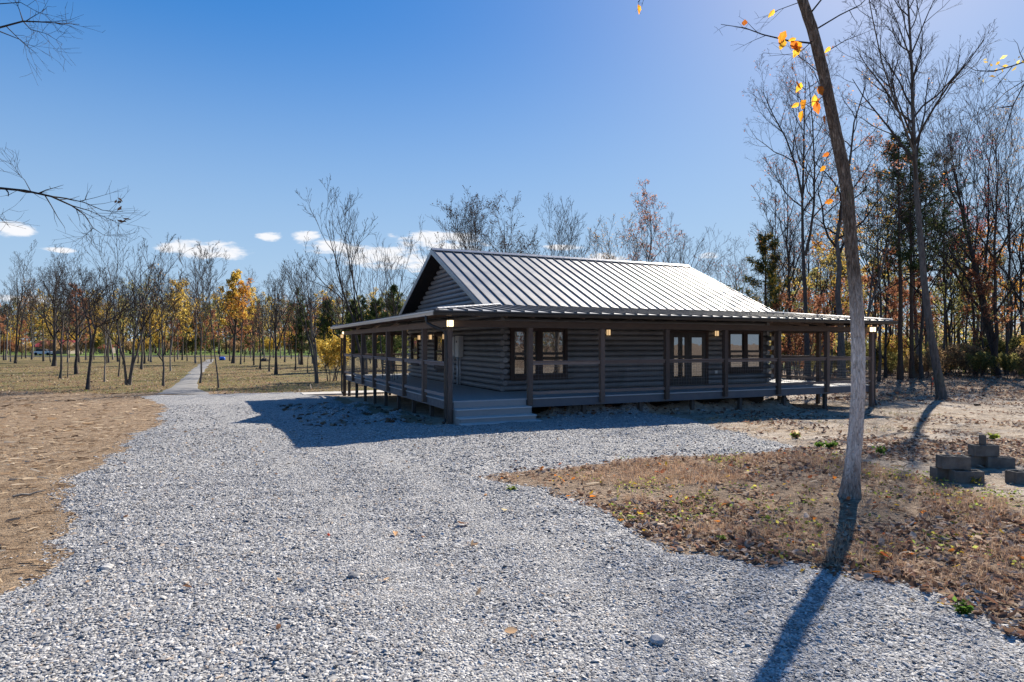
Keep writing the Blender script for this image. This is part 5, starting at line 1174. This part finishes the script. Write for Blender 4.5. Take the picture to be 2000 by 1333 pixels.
def curled(x, y, z, size, pal, rng, curl=.9, tilt=.35):
    """dry leaves: three ribs of points bent across and along"""
    n = len(x); m = 4; t = np.linspace(0, 1, m)[None, :, None]; u = np.array([-1, 0, 1.])[None, None, :]
    wdt = (.10+.9*np.sin(np.pi*np.clip(t, .06, .97)))*(1+.0*u); L = size[:, None, None]; cu = rng.uniform(.15, curl, n)[:, None, None]*np.where(rng.random(n) < .5, 1, -1)[:, None, None]; ca = rng.uniform(-.8, .8, n)[:, None, None]
    X = (t-.5)*L*np.cos(ca*(t-.5)*2); Y = u*wdt*L*rng.uniform(.22, .40, n)[:, None, None]*np.cos(cu*.6); Z = np.abs(u)*wdt*L*.30*np.sin(cu)+ca*L*.30*((t-.5)**2)*2
    P = np.stack(np.broadcast_arrays(X, Y, Z), -1).reshape(n, -1, 3)
    a, b, c = rng.uniform(0, 6.28, n), rng.normal(0, tilt, n), rng.normal(0, tilt, n)
    ca_, sa = np.cos(a), np.sin(a); cb, sb = np.cos(b), np.sin(b); cc, sc = np.cos(c), np.sin(c); Z0 = np.zeros(n); O = np.ones(n)
    Rz = np.stack([ca_, -sa, Z0, sa, ca_, Z0, Z0, Z0, O], -1).reshape(n, 3, 3); Rx = np.stack([O, Z0, Z0, Z0, cb, -sb, Z0, sb, cb], -1).reshape(n, 3, 3); Ry = np.stack([cc, Z0, sc, Z0, O, Z0, -sc, Z0, cc], -1).reshape(n, 3, 3)
    P = np.einsum('nij,nkj->nki', Rz@Rx@Ry, P); P[..., 2] -= P[..., 2].min(1)[:, None]; P += np.stack([x, y, z], -1)[:, None, :]
    k = m*3; base = np.arange(n)[:, None, None]*k; q = []
    for i in range(m-1):
        for jx in range(2): q.append([i*3+jx, i*3+jx+1, i*3+jx+4, i*3+jx+3])
    Fq = (np.array(q)[None]+base).reshape(-1, 4); pal = np.array(pal); col = np.repeat(pal[rng.integers(0, len(pal), n)]*rng.uniform(.65, 1.3, (n, 1)), k, 0)
    return P.reshape(-1, 3), Fq, col
BROWN = [(.26,.165,.115),(.36,.245,.175),(.17,.10,.07),(.44,.33,.25),(.30,.16,.105),(.52,.42,.33),(.14,.085,.06),(.39,.29,.215)]
def merge(parts):
    V = np.concatenate([p[0] for p in parts]); off = 0; Fq = []
    for p in parts: Fq.append(p[1]+off); off += len(p[0])
    return V, np.concatenate(Fq), np.concatenate([p[2] for p in parts])
def stuff(name, parts, mat, label, cat): V, Fq, c = merge(parts); o = link(bpy.data.objects.new(name, np_mesh(name, V, [Fq], mat, False, c))); return tag(o, label, cat, kind='stuff')
def litter():
    rng = np.random.default_rng(31); parts = []
    for f0, f1, dn, sz in ((3.5, 8, 620, .062), (8, 14, 330, .068), (14, 30, 75, .08)):
        x, y, f = polar(rng, dn, f0, f1, 3.); s = sdf_poly(x, y, LITTER); g = sdf_poly(x, y, GRAVEL)+wob(x, y)*.55
        cl_ = sstep(.42, .62, vnoise(x, y, 1.1, 2)); berm = np.exp(-((g+.35)/.35)**2)*.75; p = np.where(s > -.1, .08+.75*np.maximum(cl_, berm), .0)*tip_bare(x, y)
        right = (rgt(x, y) > 0)*(g < -.1)*(X_ok(x, y)); p = np.maximum(p, right*(.035+.7*sstep(.54, .68, vnoise(x, y, .5, 9))*(f > 9)))
        keep = (rng.random(len(x)) < p*np.clip((-g+.12)/.3, .0, 1)) & house_clear(x, y); x, y = x[keep], y[keep]
        z = G(x, y)+rng.uniform(0, .018, len(x)); parts.append(curled(x, y, z, sz*rng.lognormal(0, .3, len(x)).clip(.5, 1.8), BROWN, rng))
    x, y, f = polar(rng, 1.6, 4, 16); kp = sdf_poly(x, y, GRAVEL) > .1; x, y = x[kp], y[kp]; z, _ = gravel_z(x, y); parts.append(curled(x, y, z+.012, .05*rng.lognormal(0, .3, len(x)), [(.36,.24,.15),(.45,.31,.19),(.24,.13,.08)], rng))
    x, y, f = polar(rng, 6, 4, 14, 3.); kp = (sdf_poly(x, y, LITTER) > 0); x, y = x[kp], y[kp]; parts.append(curled(x, y, G(x, y)+.02, .065*rng.lognormal(0, .3, len(x)), [(.65,.22,.04),(.60,.38,.05),(.5,.14,.05)], rng))
    stuff('fallen_leaves', parts, 'litter', 'curled brown leaves lying around the near trunk', 'leaves')
    # leaves on the field and under the trees
    rng = np.random.default_rng(33); f = rng.uniform(33, 75, 16000); r = rng.uniform(-1, .05, 16000)*.95*f; x, y = CX+SN*f+CS*r, CY+CS*f-SN*r
    kp = (sdf_poly(x, y, PATH) < .1) & ((x < -1) | (y > 19)); x, y = x[kp], y[kp]; A = curled(x, y, G(x, y)+.01, .085*rng.lognormal(0, .35, len(x)), BROWN+[(.42,.30,.16),(.36,.26,.12),(.5,.42,.3)], rng, tilt=.5)
    f = rng.uniform(26, 60, 9000); r = rng.uniform(.45, 1.05, 9000)*f; x, y = CX+SN*f+CS*r, CY+CS*f-SN*r; kp = (x > PX+1) | (y < -1); x, y = x[kp], y[kp]; B = curled(x, y, G(x, y)+.01, .11*rng.lognormal(0, .35, len(x)), BROWN, rng, tilt=.5)
    stuff('field_leaves', [A, B], 'litter', 'dry leaves strewn over the field and the wood floor', 'leaves')
def tip_bare(x, y):
    a, b = gp(1040, 948); return 1-.85*np.exp(-((x-a)**2+(y-b)**2)/1.3)
def X_ok(x, y): return (x > 1.5) | (y < -4)
def blades(x, y, z, h, wd, pal, rng, n=12, lay=.9):
    """tufts of thin blades: each a bent strip of two quads"""
    N = len(x); x = np.repeat(x, n); y = np.repeat(y, n); z = np.repeat(z, n); H = np.repeat(h, n)*rng.uniform(.45, 1.2, N*n); M = N*n
    a = rng.uniform(0, 6.28, M); l = rng.uniform(.15, lay, M); d = np.stack([np.cos(a), np.sin(a)], -1); s = np.stack([-d[:, 1], d[:, 0]], -1)*wd*.5
    x = x+rng.normal(0, .03, M); y = y+rng.normal(0, .03, M); V = np.zeros((M, 5, 3))
    for i, (t, q) in enumerate(((0, 1), (.55, .8))):
        cx = x+d[:, 0]*H*l*t*t; cy = y+d[:, 1]*H*l*t*t; cz = z-.01+H*t*(1-.35*l*t)
        V[:, 2*i] = np.stack([cx-s[:, 0]*q, cy-s[:, 1]*q, cz], -1); V[:, 2*i+1] = np.stack([cx+s[:, 0]*q, cy+s[:, 1]*q, cz], -1)
    V[:, 4] = np.stack([x+d[:, 0]*H*l, y+d[:, 1]*H*l, z-.01+H*(1-.45*l)], -1)
    b = np.arange(M)*5; Fq = np.concatenate([np.stack([b, b+1, b+3, b+2], -1), np.stack([b+2, b+3, b+4, b+4], -1)]); pal = np.array(pal); col = np.repeat(pal[rng.integers(0, len(pal), M)]*rng.uniform(.75, 1.2, (M, 1)), 5, 0)
    return V.reshape(-1, 3), Fq, col
def tri_fix(p):
    V, Fq, c = p; q = Fq[Fq[:, 2] != Fq[:, 3]]; t = Fq[Fq[:, 2] == Fq[:, 3]][:, :3]; return V, q, t, c
def grass_obj(name, parts, label):
    VV, Q, T, C = [], [], [], []; off = 0
    for p in parts: V, q, t, c = tri_fix(p); VV.append(V); Q.append(q+off); T.append(t+off); C.append(c); off += len(V)
    o = link(bpy.data.objects.new(name, np_mesh(name, np.concatenate(VV), [np.concatenate(Q), np.concatenate(T)], 'litter', False, np.concatenate(C)))); return tag(o, label, 'grass', kind='stuff')
STRAW = [(.50,.34,.22),(.62,.46,.32),(.40,.26,.165),(.54,.34,.215)]; GREENS = [(.16,.22,.05),(.24,.29,.07),(.30,.32,.09),(.12,.17,.04)]
def grasses():
    rng = np.random.default_rng(41)
    x, y, f = polar(rng, 170, 4.3, 14, 3.); s = sdf_poly(x, y, LITTER); g = sdf_poly(x, y, GRAVEL); kp = (s > .15) & (g < -.3) & (rng.random(len(x)) < (.10+.80*sstep(.49, .60, vnoise(x, y, .7, 12)))*tip_bare(x, y)); x, y = x[kp], y[kp]
    A = blades(x, y, G(x, y), .115*rng.lognormal(0, .35, len(x)), .0045, STRAW, rng, 12, 1.4)
    x, y, f = polar(rng, 14, 10, 32, 2.); g = sdf_poly(x, y, GRAVEL); kp = (rgt(x, y) > 1) & (g < -.4) & (y < 30) & house_clear(x, y) & ~((x > 0) & (x < PX) & (y > 0) & (y < PY)) & (rng.random(len(x)) < .9*sstep(.58, .7, vnoise(x, y, .4, 15))); x, y = x[kp], y[kp]
    B = blades(x, y, G(x, y), .11*rng.lognormal(0, .3, len(x)), .006, STRAW+GREENS[:2], rng, 12, 1.2)
    grass_obj('dry_grass', [A, B], 'tufts of dry straw grass beside the drive')
    x, y, f = polar(rng, 20, 4.5, 16, 3.); s = sdf_poly(x, y, LITTER); g = sdf_poly(x, y, GRAVEL); kp = (s > -.3) & (g < -.05) & (rng.random(len(x)) < .05+.8*sstep(.58, .70, vnoise(x, y, .9, 22))); x, y = x[kp], y[kp]
    P = np.repeat(np.stack([x, y, G(x, y)], -1), 9, 0); P = P+rng.normal(0, 1, P.shape)*np.array([.07, .07, .0]); P[:, 2] += rng.uniform(.01, .09, len(P)); V, Fq, c = leaf_arrays(P, .045, GREENS+[(.42, .38, .08)], rng, flat=.6, aspect=.6)
    stuff('ground_weeds', [(V, Fq, c)], 'leaf', 'small green weeds growing through the leaf litter', 'weeds')
    # field turf: low tufts, greener near the tree feet
    n = 9000; f = rng.uniform(33.5, 80, n); r = rng.uniform(-1, .0, n)*.92*f; x, y = CX+SN*f+CS*r, CY+CS*f-SN*r; kp = (sdf_poly(x, y, PATH) < -.1) & (x < -2); x, y = x[kp], y[kp]
    gr = vnoise(x, y, .22, 31) > .55
    A = blades(x[gr], y[gr], G(x[gr], y[gr]), np.full(gr.sum(), .13), .02, GREENS+STRAW, rng, 7, 1.2); B = blades(x[~gr], y[~gr], G(x[~gr], y[~gr]), np.full((~gr).sum(), .10), .02, STRAW+[(.25,.16,.09)], rng, 7, 1.3)
    grass_obj('field_grass', [A, B], 'thin brown and green grass over the field at left')
    # wood chips and bark on the soil at the left
    parts = []
    for f0, f1, dn, sz in ((4, 9, 190, .05), (9, 18, 90, .07), (18, 34, 26, .10)):
        x, y, f = polar(rng, dn, f0, f1, 2.5); g = sdf_poly(x, y, GRAVEL)+wob(x, y)*.5; kp = (g < -.05) & ((x < -2) | (rgt(x, y) > 1) & (rng.random(len(x)) < .45)) & house_clear(x, y) & ~((x > 0) & (x < PX) & (y > 0) & (y < PY)) & (rng.random(len(x)) < .35+.65*vnoise(x, y, 1.3, 44)); x, y = x[kp], y[kp]; n = len(x)
        L_ = sz*rng.lognormal(0, .55, n).clip(.3, 3.2); W_ = L_*rng.uniform(.07, .22, n); a = rng.normal(.35, .75, n)+YAW*-1; d = np.stack([np.cos(a), np.sin(a), rng.normal(0, .10, n)], -1); s = np.stack([-np.sin(a), np.cos(a), rng.normal(0, .5, n)], -1)
        c0 = np.stack([x, y, G(x, y)+.012+W_*.3], -1); V = np.stack([c0-d*L_[:, None]/2-s*W_[:, None]/2, c0+d*L_[:, None]/2-s*W_[:, None]/3, c0+d*L_[:, None]/2+s*W_[:, None]/3, c0-d*L_[:, None]/2+s*W_[:, None]/2, c0+np.array([0, 0, 1])*W_[:, None]*.35], 1).reshape(-1, 3)
        b = np.arange(n)*5; Fq = np.concatenate([np.stack([b+i, b+(i+1) % 4, b+4, b+4], -1) for i in range(4)]); pal = np.array([(.52,.40,.27),(.62,.50,.36),(.40,.28,.18),(.14,.09,.06),(.10,.065,.045),(.30,.2,.12)]); col = np.repeat(pal[rng.integers(0, len(pal), n)]*rng.uniform(.8, 1.15, (n, 1)), 5, 0); parts.append((V, Fq, col))
    V, Fq, c = merge(parts); o = link(bpy.data.objects.new('wood_chips', np_mesh('wood_chips', V, [Fq[:, :3]], 'litter', False, c))); tag(o, 'pale wood chips and bark slivers scattered over the bare soil', 'wood chips', kind='stuff')
litter(); grasses()
def singles():
    rnd = random.Random(3)
    # weeds one can point at
    def weed(px, py, n, hh, label, pal=GREENS, seed=1):
        p, d = ongr(px, py); t = empty('weed_plant', p, label, 'plant'); rng = np.random.default_rng(seed); m = MB()
        P = []
        for i in range(n):
            a = 2.4*i; L_ = hh*rng.uniform(.5, 1.1); e = (math.cos(a)*L_*.55, math.sin(a)*L_*.55, L_*.8); m.tube([(0, 0, -.02), (e[0]*.4, e[1]*.4, e[2]*.6), e], [.004, .003, .002], 4); P += [e, (e[0]*.7, e[1]*.7, e[2]*.8), (e[0]*.45, e[1]*.45, e[2]*.6)]
        m.build('stem', 'twig', t); V, Fq, c = leaf_arrays(np.repeat(np.array(P), 3, 0), hh*.5, pal, rng, flat=.4, aspect=.65, jit=hh*.08); link(bpy.data.objects.new('leaves', np_mesh('leaves', V, [Fq], 'leaf', False, c)), t)
    GR2 = [(.08,.16,.025),(.12,.21,.04),(.18,.26,.06)]
    weed(1719, 886, 6, .14, 'bright green leafy weed standing alone right of the near trunk', GR2, 1); weed(1622, 875, 12, .15, 'low patch of green leaves left of the near trunk', GR2, 2); weed(1600, 873, 9, .12, 'smaller green patch beside the low leaf patch', GR2, 3)
    weed(1880, 1195, 9, .085, 'green weed at the lower right among brown leaves', GR2, 4); weed(1410, 1058, 6, .06, 'tiny green weed on the leaf bank beside the drive', GR2, 5); weed(1000, 958, 7, .09, 'small green weed at the left tip of the leaf patch', GREENS, 6)
    weed(1940, 862, 11, .16, 'yellow-green weed behind the cinder blocks', [(.3,.36,.07),(.4,.42,.1)], 7); weed(1555, 856, 12, .16, 'dry olive weed tuft at the end of the gravel', GREENS+STRAW, 8); weed(1905, 945, 7, .12, 'yellow leaved weed in front of the cinder blocks', [(.55,.40,.06),(.3,.3,.07)], 9)
    # single leaves on the gravel
    rng = np.random.default_rng(9)
    for px, py, s, col, label in ((772, 1050, .10, (.50,.30,.16), 'tan leaf lying alone in the middle of the gravel'), (998, 1256, .11, (.55,.36,.21), 'curled tan leaf near the bottom of the gravel'), (642, 1051, .05, (.30,.05,.03), 'small dark red leaf on the gravel left of the tan leaf'), (985, 1003, .08, (.62,.52,.30), 'pale yellow leaf on the gravel near the leaf patch'), (948, 968, .10, (.52,.30,.17), 'orange-tan leaf at the tip of the leaf patch'), (345, 940, .09, (.62,.48,.32), 'pale flat wood chip on the gravel at left'), (1400, 1024, .10, (.75,.26,.04), 'bright orange leaf on the brown leaf bank')):
        p, d = ongr(px, py); z = float(gravel_z(p.x, p.y)[0]); V, Fq, c = curled(np.array([0.]), np.array([0.]), np.array([.012]), np.array([s]), [col], rng, 1.1, .3); o = link(bpy.data.objects.new('fallen_leaf', np_mesh('fallen_leaf', V, [Fq], 'litter', False, c))); o.location = (p.x, p.y, z); tag(o, label, 'leaf')
    # sticks
    for a, b, r, mat, label in (((488, 906), (545, 896), .011, 'bark_dark', 'dark twig lying on the gravel at left'), ((556, 909), (588, 904), .011, 'bark_dark', 'second dark twig to the right on the gravel'), ((25, 975), (88, 965), .018, 'bark_pale', 'pale broken stick on the soil at left'), ((70, 1188), (20, 1198), .02, 'bark_pale', 'pale bark piece at the lower left gravel edge')):
        pa, _ = ongr(*a); pb, _ = ongr(*b); mid = (pa+pb)/2; pts = [pa.lerp(pb, t)-mid+Vector((0, 0, .03+.012*math.sin(t*9))) for t in (0, .25, .5, .75, 1)]; o = MB().tube(pts, [r, r*.95, r*.8, r*.7, r*.4], 7).build('stick', mat, None, mid); tag(o, label, 'stick')
    for px, py, s, label in ((690, 1136, .05, 'dark larger stone in the middle of the gravel'), (1284, 1270, .055, 'flat pale larger stone at the bottom of the gravel'), (208, 1120, .05, 'blue-grey stone near the left gravel edge')):
        p, d = ongr(px, py); bm = bmesh.new(); bmesh.ops.create_icosphere(bm, subdivisions=2, radius=s)
        for v in bm.verts: v.co *= 1+.4*mnoise.noise(v.co*22+Vector((px, 0, 0))); v.co.z *= .55
        me = bpy.data.meshes.new('stone'); bm.to_mesh(me); bm.free(); me.materials.append(MATS['stone']); o = link(bpy.data.objects.new('stone', me)); o.location = (p.x, p.y, float(gravel_z(p.x, p.y)[0])+s*.25); tag(o, label, 'stone')
singles()
def clods():
    rng = np.random.default_rng(61); bm = bmesh.new(); bmesh.ops.create_icosphere(bm, subdivisions=1, radius=1); bv = np.array([tuple(v.co) for v in bm.verts]); bm.verts.index_update(); bf = np.array([[v.index for v in f.verts] for f in bm.faces]); bm.free()
    n1, n2 = 900, 420; x = np.concatenate([rng.uniform(-3.6, -.15, n1), rng.uniform(2.6, 13.6, n2)]); y = np.concatenate([rng.uniform(.9, 11, n1), rng.normal(.42, .3, n2)])
    kp = (np.concatenate([vnoise(x[:n1], y[:n1], .9, 71), np.ones(n2)*.6]) > .47); x, y = x[kp], y[kp]; n = len(x); sz = .028*rng.lognormal(0, .55, n).clip(.4, 3.2)
    V = bv[None]*(1+rng.uniform(-.3, .3, (n, len(bv), 1)))*sz[:, None, None]*np.stack([rng.uniform(.9, 1.5, n), rng.uniform(.8, 1.3, n), rng.uniform(.5, .9, n)], -1)[:, None, :]; V += np.stack([x, y, np.maximum(G(x, y), gravel_z(x, y)[0])+sz*.2], -1)[:, None, :]
    Fq = bf[None]+np.arange(n)[:, None, None]*len(bv); pal = np.array([(.13,.085,.055),(.20,.14,.095),(.30,.24,.18),(.26,.25,.245),(.38,.37,.36),(.16,.09,.06)]); col = np.repeat(pal[rng.integers(0, 6, n)]*rng.uniform(.7, 1.2, (n, 1)), len(bv), 0)
    o = link(bpy.data.objects.new('dirt_clods', np_mesh('dirt_clods', V.reshape(-1, 3), [Fq.reshape(-1, 3)], 'litter', False, col))); tag(o, 'lumps of dirt and stone heaped along the edge of the deck', 'dirt', kind='stuff')
clods()
